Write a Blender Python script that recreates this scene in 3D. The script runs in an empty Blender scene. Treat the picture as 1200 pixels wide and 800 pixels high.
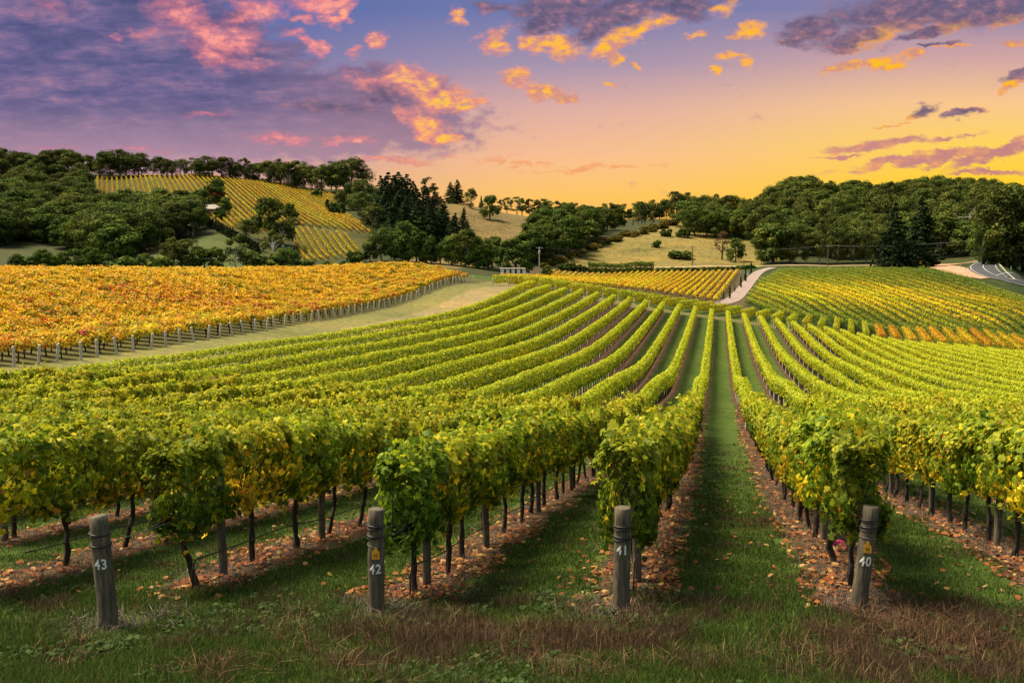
import bpy, math, random
import numpy as np
R_=math.radians
SC=bpy.context.scene
# ---------------------------------------------------------------- camera
H=2.2
TH=math.atan(110/1140.0)
cam=bpy.data.cameras.new('camera'); camo=bpy.data.objects.new('camera',cam); SC.collection.objects.link(camo)
cam.sensor_width=36; cam.sensor_fit='HORIZONTAL'; cam.lens=1140/1200*36; cam.clip_start=.1; cam.clip_end=9000
camo.location=(0,0,H); camo.rotation_euler=(math.pi/2-TH,0,0)
SC.camera=camo
SC.view_settings.view_transform='Standard'; SC.view_settings.look='None'; SC.view_settings.gamma=1.0
SC.view_settings.use_curve_mapping=False
SC.view_settings.exposure=1.12
SC.cycles.max_bounces=5; SC.cycles.diffuse_bounces=3; SC.cycles.glossy_bounces=2; SC.cycles.transmission_bounces=3; SC.cycles.transparent_max_bounces=4
SC.cycles.use_denoising=True
SC.cycles.caustics_reflective=False; SC.cycles.caustics_refractive=False
# ---------------------------------------------------------------- sun and sky
SUN_EL,SUN_AZ=R_(58),R_(-66)      # azimuth measured from +Y towards +X
SUN_STRENGTH=4.7; NISHITA=.14; DUSK=.46
sun=bpy.data.lights.new('sun','SUN'); suno=bpy.data.objects.new('sun',sun); SC.collection.objects.link(suno)
sun.energy=SUN_STRENGTH; sun.angle=R_(20); sun.color=(1,.86,.60)
suno.rotation_euler=(math.pi/2-SUN_EL,0,math.pi-SUN_AZ)   # light comes from azimuth SUN_AZ
def lin(c): c=c/255; return c/12.92 if c<=.04045 else ((c+.055)/1.055)**2.4
def S(r,g,b,a=1): return (lin(r),lin(g),lin(b),a)
F=1140.0; CT,ST=math.cos(TH),math.sin(TH)
def ray(px,py):
    u=(px-600)/F; v=(400-py)/F; Y=CT+v*ST
    return u/Y,(-ST+v*CT)/Y
class NT:
    def __init__(s,tree): s.t=tree; tree.nodes.clear()
    def n(s,typ,**k):
        x=s.t.nodes.new(typ)
        for a,b in k.items(): setattr(x,a,b)
        return x
    def l(s,a,b): s.t.links.new(a,b)
    def put(s,sock,v):
        if isinstance(v,bpy.types.NodeSocket): s.l(v,sock)
        elif v is not None: sock.default_value=v
    def m(s,op,a,b=None,c=None,clamp=False):
        x=s.n('ShaderNodeMath',operation=op,use_clamp=clamp)
        for i,v in enumerate((a,b,c)):
            if v is not None: s.put(x.inputs[i],v)
        return x.outputs[0]
    def mix(s,f,a,b,mode='MIX'):
        x=s.n('ShaderNodeMix',data_type='RGBA',blend_type=mode)
        s.put(x.inputs[0],f); s.put(x.inputs[6],a); s.put(x.inputs[7],b); return x.outputs[2]
    def step(s,v,lo,hi):
        x=s.n('ShaderNodeMapRange',interpolation_type='SMOOTHSTEP')
        s.put(x.inputs[0],v); s.put(x.inputs[1],lo); s.put(x.inputs[2],hi); return x.outputs[0]
    def ramp(s,v,stops,interp='LINEAR'):
        x=s.n('ShaderNodeValToRGB'); x.color_ramp.interpolation=interp; e=x.color_ramp.elements
        while len(e)<len(stops): e.new(.5)
        for i,(p,c) in enumerate(stops): e[i].position=p; e[i].color=c if len(c)==4 else (*c,1)
        s.put(x.inputs[0],v); return x.outputs[0]
    def noise(s,vec,scale,detail=5,rough=.55,out=0,dist=0):
        x=s.n('ShaderNodeTexNoise'); s.put(x.inputs['Vector'],vec); x.inputs['Scale'].default_value=scale
        x.inputs['Detail'].default_value=detail; x.inputs['Roughness'].default_value=rough; x.inputs['Distortion'].default_value=dist
        return x.outputs[out]
    def vm(s,op,a,b=None):
        x=s.n('ShaderNodeVectorMath',operation=op); s.put(x.inputs[0],a)
        if b is not None: s.put(x.inputs[1],b)
        return x.outputs[0]
W=bpy.data.worlds.new('World'); SC.world=W; W.use_nodes=True
N=NT(W.node_tree)
def build_world():
    tc=N.n('ShaderNodeTexCoord'); sep=N.n('ShaderNodeSeparateXYZ'); N.l(tc.outputs['Generated'],sep.inputs[0])
    x,y,z=sep.outputs
    yc=N.m('MAXIMUM',y,.05); U=N.m('DIVIDE',x,yc); V=N.m('DIVIDE',z,yc)
    comb=N.n('ShaderNodeCombineXYZ'); N.l(U,comb.inputs[0]); N.l(V,comb.inputs[1]); P0=comb.outputs[0]
    # clear dusk sky: two elevation ramps blended by azimuth
    v01=N.m('MULTIPLY_ADD',V,1/.32,.0625)
    def vp(py): return (ray(600,py)[1]+.02)/.32
    left=N.ramp(v01,[(vp(260),S(230,168,152)),(vp(205),S(198,152,162)),(vp(170),S(176,142,166)),(vp(110),S(122,120,168)),(vp(20),S(86,106,168))])
    mid=N.ramp(v01,[(vp(270),S(252,180,82)),(vp(230),S(255,198,100)),(vp(185),S(250,192,144)),(vp(130),S(226,176,164)),(vp(75),S(166,148,174)),(vp(10),S(112,122,174))])
    right=N.ramp(v01,[(vp(260),S(255,196,24)),(vp(215),S(255,208,46)),(vp(170),S(255,212,92)),(vp(120),S(250,200,142)),(vp(70),S(212,168,164)),(vp(10),S(140,132,170))])
    u01=N.m('MULTIPLY_ADD',U,1/1.1,.5)
    f1=N.step(U,-.42,.08); f2=N.step(U,.02,.5)
    base=N.mix(f2,N.mix(f1,left,mid),right)
    # warp
    st=N.n('ShaderNodeMapping'); st.inputs['Scale'].default_value=(1,1.7,1); N.l(P0,st.inputs[0]); Q=st.outputs[0]
    w=N.noise(Q,22,6,.62,out=1)
    w=N.vm('SUBTRACT',w,(.5,.5,.5)); w=N.vm('MULTIPLY',w,(.075,.034,0)); P=N.vm('ADD',P0,w)
    fine=N.noise(Q,46,8,.6); soft=N.noise(Q,15,7,.62); puff=N.noise(Q,95,8,.6)
    st2=N.n('ShaderNodeMapping'); st2.inputs['Scale'].default_value=(1,4.2,1); st2.inputs['Rotation'].default_value=(0,0,.10); N.l(P0,st2.inputs[0])
    streak=N.noise(st2.outputs[0],10,8,.62,dist=.4); streak2=N.noise(st2.outputs[0],34,7,.62,dist=.3)
    def blobs(L,k=1.15):
        acc=None
        for b in L:
            px,py,rx,ry=b[:4]; rot=b[4] if len(b)>4 else 0; wt=b[5] if len(b)>5 else 1
            u,v=ray(px,py)
            mp=N.n('ShaderNodeMapping',vector_type='TEXTURE'); N.l(P,mp.inputs[0])
            mp.inputs['Location'].default_value=(u,v,0); mp.inputs['Rotation'].default_value=(0,0,R_(rot)); mp.inputs['Scale'].default_value=(rx*k/F,ry*k/F,1)
            g=N.n('ShaderNodeTexGradient',gradient_type='SPHERICAL'); N.l(mp.outputs[0],g.inputs[0]); o=g.outputs[1]
            if wt!=1: o=N.m('MULTIPLY',o,wt)
            acc=o if acc is None else N.m('MAXIMUM',acc,o)
        return acc
    def half(x,amp): return N.m('MULTIPLY',N.m('SUBTRACT',x,.5),amp)
    # 1 the violet bank
    bank=blobs([(-40,60,360,150,0,1.5),(150,90,250,95,-8,1.4),(240,125,330,58,-4,1.4),(410,120,150,40,-6,1.3),(120,146,360,30,0,1.2),(330,160,240,18,0,.7),(240,40,90,46,-20,1.2),(478,112,72,34,-12,1.2)],1.2)
    bd=N.m('ADD',bank,N.m('ADD',half(soft,.8),half(fine,.8)))
    bm=N.step(bd,.12,.46)
    tone=N.m('ADD',N.m('MULTIPLY',streak,.55),N.m('ADD',N.m('MULTIPLY',streak2,.3),N.m('MULTIPLY',fine,.2)))
    bcol=N.ramp(tone,[(.40,S(80,82,126)),(.49,S(98,94,138)),(.55,S(118,104,146)),(.61,S(144,116,150)),(.69,S(182,138,158))])
    low=N.step(V,ray(600,192)[1],ray(600,105)[1])
    bcol=N.mix(N.m('MULTIPLY',N.m('SUBTRACT',1,low),.8),bcol,S(184,146,164))
    rght=N.step(U,-.32,-.1); bcol=N.mix(N.m('MULTIPLY',rght,.4),bcol,S(166,126,140))
    col=N.mix(N.m('MULTIPLY',bm,.95),base,bcol)
    # 2 bright lit cloud
    br=[(210,20,48,28,-25,.95),(258,44,52,30,-10),(300,16,50,18,10,.9),(166,40,22,8,0,.8),(255,66,34,18,-15,.95),(135,44,14,6,0,.7),(372,4,46,14),(360,22,28,8,0,.9),(400,18,15,11),(366,52,15,13),(441,47,18,12),(420,63,16,8,0,.8),(535,20,13,14,0,.85),(578,48,26,20,0,.95),(60,12,50,16,0,.55),(345,42,30,8,0,.6),
        (484,96,40,22,-10),(516,116,44,16,12),(550,122,24,9,10),(496,146,36,18,-30),(520,160,20,7),(330,160,44,7,0,.75),(410,162,40,5,0,.85),(460,186,46,5,4,.8),(300,80,30,10,0,.6),(345,164,22,6,0,.8),(300,72,10,5,0,.7),(60,172,50,3,0,.6),(160,174,40,4,0,.7),(240,135,40,5,0,.5),(440,100,50,12,-10,.6),
        (640,52,32,18),(655,60,22,14),(735,40,54,15,24),(705,58,42,11,15),(722,66,18,9),(770,26,30,12,20,.9),(845,12,24,8,0,.8),(816,38,13,8,20),(608,92,20,14),(640,112,36,13,-10),(664,119,18,8),(716,97,10,3,0,.9),(748,76,7,5),
        (878,38,20,10),(862,45,10,5),(852,68,26,6,12),(877,72,14,8,15),(834,87,13,4,10),(915,50,10,6,0,.6),
        (1020,44,54,11,20),(1060,24,40,7,10),(1115,28,50,10,12),(950,42,14,8),(1000,78,38,9,15),(1030,72,38,8,12),(1075,62,34,6,6,.8),(1118,55,20,4,0,.8),(1180,20,30,11,15),(1192,98,32,8,22),(1185,50,14,6,0,.7),
        (1078,132,26,4,22),(1040,145,22,2,3,.8),(1138,132,16,4)]
    bb=blobs(br)
    d=N.m('ADD',N.m('MULTIPLY',bb,1.15),N.m('ADD',half(fine,1.45),half(puff,.28)))
    mask=N.step(d,.06,N.m('MULTIPLY_ADD',N.step(U,-.12,-.4),.45,.78)); core=N.step(N.m('ADD',d,half(puff,1.2)),.45,1.15)
    gate=N.step(bb,.0,.22); mask=N.m('MULTIPLY',mask,gate)
    hue=N.ramp(u01,[(.0,S(205,110,132)),(.25,S(232,128,138)),(.36,S(240,140,140)),(.46,S(250,158,120)),(.56,S(248,164,110)),(.72,S(250,172,90)),(.95,S(252,160,60))])
    hot=N.ramp(u01,[(.0,S(250,140,145)),(.33,S(255,164,150)),(.43,S(255,196,80)),(.56,S(255,190,60)),(.8,S(255,192,40))])
    bc=N.mix(core,hue,hot); bc=N.mix(N.m('MULTIPLY',N.step(N.m('ADD',N.m('MULTIPLY',soft,.5),N.m('MULTIPLY',puff,.5)),.53,.43),.6),bc,S(186,128,150))
    col=N.mix(mask,col,bc)
    # 3 shaded cloud bodies
    dk=[(655,12,76,24,5),(720,16,58,24,20),(640,28,34,14),(790,4,64,18),(690,36,36,15,15),(955,34,46,24,10),(1050,12,124,26,8),(1150,10,94,24,6),(1000,46,52,14,18),(930,48,28,12),(1085,36,46,8,10),
        (1088,128,26,8,14),(1126,134,22,6,8),(1195,86,28,9,22),(1100,52,26,4,8),(450,114,46,16,-8,.75),(395,128,80,14,-6,.7),(575,8,40,10,0,.6)]
    dd=blobs(dk); d2=N.m('ADD',N.m('MULTIPLY',dd,1.25),N.m('ADD',half(fine,1.25),half(puff,.25)))
    m2=N.m('MULTIPLY',N.step(d2,.12,.78),N.step(dd,0,.2))
    dcol=N.ramp(N.m('ADD',N.m('MULTIPLY',fine,.6),N.m('MULTIPLY',puff,.4)),[(.34,S(82,76,108)),(.46,S(106,92,122)),(.54,S(134,106,130)),(.64,S(190,130,136))])
    col=N.mix(N.m('MULTIPLY',m2,.92),col,dcol)
    # 4 mauve streaks low on the right
    sk=[(1030,172,74,8,6),(1085,186,110,7,8),(1170,180,70,10,14),(1150,200,60,3,4),(1190,168,30,6,18),(980,186,40,2,3),(690,196,110,4,2,.55),(560,184,60,3,0,.5),(470,186,60,3,0,.6),(620,192,50,3,0,.5),(1110,160,40,4,10,.7)]
    ss=blobs(sk,1.3); d3=N.m('ADD',N.m('MULTIPLY',ss,1.2),N.m('ADD',half(streak2,1.1),half(fine,.8)))
    m3=N.m('MULTIPLY',N.step(d3,.2,.72),N.step(ss,0,.2))
    scol=N.ramp(u01,[(.3,S(198,140,158)),(.5,S(246,160,110)),(.7,S(246,165,100)),(.8,S(196,124,136)),(1,S(180,108,136))])
    col=N.mix(N.m('MULTIPLY',m3,.85),col,N.mix(N.step(fine,.45,.7),scol,S(240,160,110)))
    # overhead and behind, out of view: daylight sky, tinted warm, added as brighter fill
    sky=N.n('ShaderNodeTexSky',sky_type='NISHITA'); sky.sun_disc=False; sky.sun_elevation=SUN_EL; sky.sun_rotation=SUN_AZ; sky.dust_density=2.0
    b1=N.n('ShaderNodeBackground'); N.l(N.mix(1.0,sky.outputs[0],(1.0,.84,.58,1),'MULTIPLY'),b1.inputs[0]); b1.inputs[1].default_value=NISHITA
    b2=N.n('ShaderNodeBackground'); N.l(col,b2.inputs[0]); b2.inputs[1].default_value=DUSK
    up=N.step(V,.34,.75); back=N.m('SUBTRACT',1,N.step(y,.1,.45))
    f=N.m('MAXIMUM',up,back)
    ms=N.n('ShaderNodeMixShader'); N.l(f,ms.inputs[0]); N.l(b2.outputs[0],ms.inputs[1]); N.l(b1.outputs[0],ms.inputs[2])
    out=N.n('ShaderNodeOutputWorld'); N.l(ms.outputs[0],out.inputs[0])
build_world()
# ---------------------------------------------------------------- materials
def mat(name):
    m=bpy.data.materials.new(name); m.use_nodes=True; n=NT(m.node_tree)
    o=n.n('ShaderNodeOutputMaterial'); p=n.n('ShaderNodeBsdfPrincipled'); n.l(p.outputs[0],o.inputs[0])
    return m,n,p,o
def leaf_mat(name,trans=.35,vary=.12,rough=.55,gain=1.0,spec=.12):
    m,n,p,o=mat(name)
    a=n.n('ShaderNodeVertexColor',layer_name='tint'); oi=n.n('ShaderNodeObjectInfo')
    hs=n.n('ShaderNodeHueSaturation'); n.l(a.outputs[0],hs.inputs['Color'])
    n.l(n.m('MULTIPLY_ADD',oi.outputs['Random'],2*vary,gain-vary),hs.inputs['Value'])
    n.l(n.m('MULTIPLY_ADD',n.m('FRACT',n.m('MULTIPLY',oi.outputs['Random'],7.31)),.036,.478),hs.inputs['Hue'])
    n.l(hs.outputs[0],p.inputs['Base Color']); p.inputs['Roughness'].default_value=rough; p.inputs['Specular IOR Level'].default_value=spec
    t=n.n('ShaderNodeBsdfTranslucent'); n.l(hs.outputs[0],t.inputs[0])
    x=n.n('ShaderNodeMixShader'); x.inputs[0].default_value=trans; n.l(p.outputs[0],x.inputs[1]); n.l(t.outputs[0],x.inputs[2]); n.l(x.outputs[0],o.inputs[0])
    return m
def noise_mat(name,c1,c2,scale=8,rough=.8,detail=6,bump=0,stretch=(1,1,1),spec=.3,metal=0,lo=.35,hi=.65,c3=None):
    m,n,p,o=mat(name)
    tc=n.n('ShaderNodeTexCoord'); mp=n.n('ShaderNodeMapping'); n.l(tc.outputs['Object'],mp.inputs[0]); mp.inputs['Scale'].default_value=stretch
    f=n.noise(mp.outputs[0],scale,detail,.6)
    stops=[(lo,c1),(hi,c2)] if c3 is None else [(lo,c1),((lo+hi)/2,c2),(hi,c3)]
    n.l(n.ramp(f,stops),p.inputs['Base Color'])
    p.inputs['Roughness'].default_value=rough; p.inputs['Specular IOR Level'].default_value=spec; p.inputs['Metallic'].default_value=metal
    if bump:
        b=n.n('ShaderNodeBump'); b.inputs['Strength'].default_value=bump; b.inputs['Distance'].default_value=.02; n.l(f,b.inputs['Height']); n.l(b.outputs[0],p.inputs['Normal'])
    return m
M={}
M['vine_leaf']=leaf_mat('vine_leaf',.42,.10)
M['tree_leaf']=leaf_mat('tree_leaf',.15,.34,.8,1.0,.03)
M['grass']=leaf_mat('grass_blade',.3,.0,.7,.72,.05)
M['dead_leaf']=leaf_mat('dead_leaf',.1,.0,.8,.62,.05)
M['vine_bark']=noise_mat('vine_bark',(.010,.008,.006),(.034,.025,.019),14,.9,bump=.8,stretch=(3,3,.6))
M['post_wood']=noise_mat('post_wood',(.022,.018,.013),(.085,.069,.048),11,.85,bump=.9,stretch=(3.2,3.2,.35),c3=(.15,.128,.095),lo=.28,hi=.72)
M['grey_wood']=noise_mat('grey_wood',(.26,.235,.20),(.58,.54,.48),12,.85,bump=.4,stretch=(3,3,.4))
M['dark_wood']=noise_mat('dark_wood',(.06,.045,.03),(.14,.11,.08),9,.85,stretch=(3,3,.4))
M['gum_bark']=noise_mat('gum_bark',(.12,.10,.08),(.42,.36,.29),1.5,.8,stretch=(1,1,.4))
M['dark_bark']=noise_mat('dark_bark',(.025,.02,.015),(.09,.07,.05),2,.9,stretch=(1,1,.4))
M['white_bark']=noise_mat('white_bark',(.35,.32,.29),(.6,.55,.5),2,.8,stretch=(1,1,.4))
M['black_plastic']=noise_mat('black_plastic',(.010,.010,.011),(.02,.02,.022),20,.5)
M['white_paint']=noise_mat('white_paint',(.42,.40,.38),(.66,.65,.63),90,.7,lo=.3,hi=.5)
M['yellow_plastic']=noise_mat('yellow_plastic',(.6,.26,.015),(.75,.36,.03),30,.5)
M['black_ink']=noise_mat('black_ink',(.01,.01,.01),(.02,.02,.02),30,.6)
M['pink']=noise_mat('pink_ribbon',(.75,.03,.28),(.85,.06,.36),30,.5)
M['rust']=noise_mat('rusty_steel',(.05,.02,.012),(.12,.05,.025),30,.7)
M['wire']=noise_mat('galvanised_wire',(.06,.06,.065),(.12,.12,.125),30,.5)
M['asphalt']=noise_mat('asphalt',(.03,.033,.042),(.05,.054,.066),.6,.75)
M['gravel']=noise_mat('gravel_drive',(.17,.13,.12),(.25,.19,.175),.9,.9)
M['dirt']=noise_mat('pale_dirt',(.26,.14,.09),(.36,.22,.14),.35,.9)
M['sand']=noise_mat('sandy_track',(.24,.165,.09),(.34,.24,.14),.35,.9)
M['line']=noise_mat('road_paint',(.40,.40,.39),(.55,.55,.54),3,.7)
M['wall_white']=noise_mat('pale_wall',(.34,.31,.28),(.44,.41,.38),2,.8)
M['wall_brick']=noise_mat('red_brick',(.16,.05,.035),(.28,.10,.07),3,.85)
M['roof_red']=noise_mat('red_roof',(.20,.05,.035),(.3,.09,.06),2,.7)
M['roof_pale']=noise_mat('pale_roof',(.22,.19,.175),(.30,.26,.24),2,.6)
M['glass']=noise_mat('window_glass',(.02,.025,.03),(.04,.045,.05),2,.15,spec=.6)
M['sign_yellow']=noise_mat('sign_yellow',(.75,.45,.01),(.85,.52,.02),5,.5)
def crack_posts():
    m=M['post_wood']; n=NT.__new__(NT); n.t=m.node_tree; p=[x for x in m.node_tree.nodes if x.type=='BSDF_PRINCIPLED'][0]
    old=p.inputs['Base Color'].links[0].from_socket
    tc=n.n('ShaderNodeTexCoord'); mp=n.n('ShaderNodeMapping'); n.l(tc.outputs['Object'],mp.inputs[0]); mp.inputs['Scale'].default_value=(9,9,.9)
    c=n.noise(mp.outputs[0],3,4,.7,dist=.6); line=n.m('SUBTRACT',1,n.step(n.m('ABSOLUTE',n.m('SUBTRACT',c,.5)),.0,.022))
    k=n.noise(tc.outputs['Object'],5,3,.5); line=n.m('MULTIPLY',line,n.step(k,.45,.6))
    g=n.noise(tc.outputs['Object'],7,5,.65); col=n.mix(n.m('MULTIPLY',n.step(g,.55,.7),.5),old,(.055,.06,.03,1))
    n.l(n.mix(n.m('MULTIPLY',line,.85),col,(.008,.006,.005,1)),p.inputs['Base Color'])
crack_posts()
# ---------------------------------------------------------------- mesh helpers
COL=SC.collection
def mesh(name,V,faces,cols=None,mats=None,midx=None,smooth=False):
    """V (N,3); faces: list of arrays (M,k) of vertex ids; cols (N,3)"""
    me=bpy.data.meshes.new(name); V=np.asarray(V,np.float32)
    faces=[np.asarray(f,np.int32) for f in faces if len(f)]
    tot=sum(f.shape[0] for f in faces); nl=sum(f.size for f in faces)
    me.vertices.add(len(V)); me.vertices.foreach_set('co',V.ravel())
    me.loops.add(nl); me.polygons.add(tot)
    me.loops.foreach_set('vertex_index',np.concatenate([f.ravel() for f in faces]))
    sz=np.concatenate([np.full(f.shape[0],f.shape[1],np.int32) for f in faces])
    me.polygons.foreach_set('loop_start',np.concatenate([[0],np.cumsum(sz)[:-1]]).astype(np.int32))
    if cols is not None:
        a=me.color_attributes.new('tint','FLOAT_COLOR','POINT'); c=np.ones((len(V),4),np.float32); c[:,:3]=cols; a.data.foreach_set('color',c.ravel())
    for m in (mats or []): me.materials.append(m)
    if midx is not None: me.polygons.foreach_set('material_index',np.asarray(midx,np.int32))
    me.polygons.foreach_set('use_smooth',np.full(tot,smooth,bool))
    me.update(calc_edges=True); me.validate()
    return me
def link(name,me,parent=None,loc=None,rz=0,label=None,cat=None,group=None,kind=None):
    o=bpy.data.objects.new(name,me); COL.objects.link(o)
    if parent is not None: o.parent=parent
    if loc is not None: o.location=loc
    if rz: o.rotation_euler=(0,0,rz)
    tag(o,label,cat,group,kind); return o
def tag(o,label=None,cat=None,group=None,kind=None):
    if label: o['label']=label
    if cat: o['category']=cat
    if group: o['group']=group
    if kind: o['kind']=kind
def place(proto_parts,name,loc,rz,scale,label,cat,group):
    """one thing: an Empty with a copy of every part (parts share mesh data)"""
    r=bpy.data.objects.new(name,None); COL.objects.link(r); r.empty_display_size=.2
    r.location=loc; r.rotation_euler=(0,0,rz); r.scale=scale if hasattr(scale,'__len__') else (scale,)*3
    tag(r,label,cat,group)
    for pn,me in proto_parts:
        c=bpy.data.objects.new(pn,me); COL.objects.link(c); c.parent=r
    return r
def norm(v): return v/np.maximum(np.linalg.norm(v,axis=-1,keepdims=True),1e-9)
DIAMOND=np.array([(0,-.5,0),(.36,.02,.07),(0,.55,-.05),(-.36,.02,.07)])
LOBED=np.array([(0,-.28,0),(.2,-.46,-.03),(.47,-.2,.03),(.36,-.02,.05),(.5,.24,-.04),(.2,.22,.05),(0,.56,-.08),(-.2,.22,.05),(-.5,.24,-.04),(-.36,-.02,.05),(-.47,-.2,.03),(-.2,-.46,-.03)])
HEX=np.array([(0,-.45,0),(.42,-.25,.05),(.36,.2,-.02),(0,.52,-.06),(-.36,.2,-.02),(-.42,-.25,.05)])
def leaves(rng,C,Nrm,size,tmpl,droop=.35):
    n=len(C); k=len(tmpl)
    Nrm=norm(Nrm)
    d=rng.normal(size=(n,3)); d[:,2]-=droop*2
    t=norm(d-(d*Nrm).sum(1,keepdims=True)*Nrm); b=np.cross(Nrm,t)
    s=np.asarray(size).reshape(-1,1,1)
    V=C[:,None,:]+s*(tmpl[None,:,0:1]*b[:,None,:]+tmpl[None,:,1:2]*t[:,None,:]+tmpl[None,:,2:3]*Nrm[:,None,:])
    return V.reshape(-1,3),np.arange(n*k).reshape(n,k)
def tube(path,rad,sides=7,cap=True,jit=0,rng=None):
    path=np.asarray(path,float); n=len(path); rad=np.broadcast_to(rad,(n,))
    tg=np.gradient(path,axis=0); tg=norm(tg)
    ref=np.array([1.,0,0]) if abs(tg[0,0])<.8 else np.array([0,1.,0])
    b=norm(np.cross(tg,ref)); c=np.cross(tg,b)
    an=np.arange(sides)*2*math.pi/sides
    rr=rad[:,None]*(1+(jit*rng.normal(size=(n,sides)) if jit else 0))
    V=path[:,None,:]+rr[:,:,None]*(np.cos(an)[None,:,None]*b[:,None,:]+np.sin(an)[None,:,None]*c[:,None,:])
    V=V.reshape(-1,3); i=np.arange(n-1)[:,None]*sides; j=np.arange(sides)[None]; j2=(j+1)%sides
    Q=np.stack([i+j,i+j2,i+sides+j2,i+sides+j],-1).reshape(-1,4)
    T=[]
    if cap:
        V=np.vstack([V,path[-1:],path[:1]]); nv=len(V)
        jj=np.arange(sides); T=np.vstack([np.stack([(n-1)*sides+jj,(n-1)*sides+(jj+1)%sides,np.full(sides,nv-2)],-1),np.stack([(jj+1)%sides,jj,np.full(sides,nv-1)],-1)])
    return V,Q,T
class MB:
    def __init__(s): s.V=[];s.F={};s.C=[];s.n=0;s.mi={}
    def add(s,V,*faces,col=None,mi=0):
        V=np.asarray(V,float); s.V.append(V); s.C.append(np.broadcast_to(np.asarray(col if col is not None else (.5,.5,.5),float),(len(V),3)))
        for f in faces:
            if len(f):
                f=np.asarray(f,int); s.F.setdefault((f.shape[1],mi),[]).append(f+s.n)
        s.n+=len(V)
    def tube(s,path,rad,sides=7,cap=True,mi=0,col=None,jit=0,rng=None):
        V,Q,T=tube(path,rad,sides,cap,jit,rng); s.add(V,Q,T,mi=mi,col=col)
    def box(s,x0,x1,y0,y1,z0,z1,mi=0):
        V=[(x,y,z) for z in (z0,z1) for y in (y0,y1) for x in (x0,x1)]
        s.add(V,[(0,2,3,1),(4,5,7,6),(0,1,5,4),(2,6,7,3),(0,4,6,2),(1,3,7,5)],mi=mi)
    def build(s,name,mats,smooth=False):
        ks=sorted(s.F); fs=[np.concatenate(s.F[k]) for k in ks]
        mi=np.concatenate([np.full(len(f),k[1]) for f,k in zip(fs,ks)])
        return mesh(name,np.concatenate(s.V),fs,np.concatenate(s.C),mats,mi,smooth)
# ---------------------------------------------------------------- terrain heights
MROW=.212; CROW=-1.13; SROW=3.0
def proj(X,Y,Z):
    z=Z-H; d=Y*CT-z*ST; return 600+F*X/d, 400-F*(Y*ST+z*CT)/d
ctrl=[]
def rowpt(n,px,py,h=2.1):
    a,t=ray(px,py); Y=(CROW-SROW*n)/(a-MROW)
    ctrl.append((a,math.log(Y),t-h/Y))
def g(px,py,Y):
    a,t=ray(px,py); ctrl.append((a,math.log(Y),t))
R={0:[(820,442),(807,470),(787,490),(750,502)],
11:[(0,436),(150,418),(300,399),(450,377),(600,337),(618,329)],
10:[(0,446),(300,409),(450,387),(600,350)],
9:[(0,456),(300,422),(450,398),(600,361),(657,338)],
8:[(0,466),(300,436),(450,409),(600,375)],
7:[(0,475),(300,451),(450,424),(600,389),(697,343)],
6:[(0,486),(300,465),(450,442),(600,404)],
5:[(0,494),(300,479),(450,456),(600,420)],
4:[(300,487),(450,472),(600,440)],
3:[(300,492),(450,481),(600,466)],
2:[(300,500),(450,493),(600,480)],
1:[(480,518),(600,500),(700,485),(750,462),(790,425)],
-1:[(1000,503),(950,495),(900,480),(878,462),(865,440)],
-2:[(1200,505),(1100,495),(1000,485),(975,475),(950,462),(925,445),(900,427)],
-3:[(1200,495),(1100,482),(1050,472),(1000,460),(975,451),(950,437),(925,417)],
-4:[(1200,485),(1100,467),(1050,460),(1000,447),(950,415)],
-5:[(1200,474),(1100,460),(1025,440),(975,415)],
-7:[(1200,459),(1100,440),(1025,414),(974,384)],
-9:[(1200,446),(1150,436),(1075,419),(1014,392)],
-11:[(1200,432),(1125,417),(1055,398)],
-14:[(1200,420)],-17:[(1200,409)]}
for n,L in R.items():
    for p in L: rowpt(n,*p)
for px,py,Y in [(638,334.5,176),(716,345.5,176),(774,354,176),(834,362,176),(892,370,175),(952,380,174)]:
    a,t=ray(px,py); ctrl.append((a,math.log(Y),t-2.1/Y))
# near ground
for px,py,Y in [(128,732,11.2),(441,714,11.6),(728,714,11.8),(1007,713,11.9),(0,800,8.9),(300,800,8.7),(600,800,8.7),(900,800,8.7),(1200,800,8.8),(1100,690,12.8),(20,700,12.6)]:
    g(px,py,Y)
for a in (-.7,-.35,0,.35,.7):
    ctrl.append((a,math.log(4),-(2.2+.17*4)/4)); ctrl.append((a,math.log(1.5),-(2.2+.17*1.5)/1.5))
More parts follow.
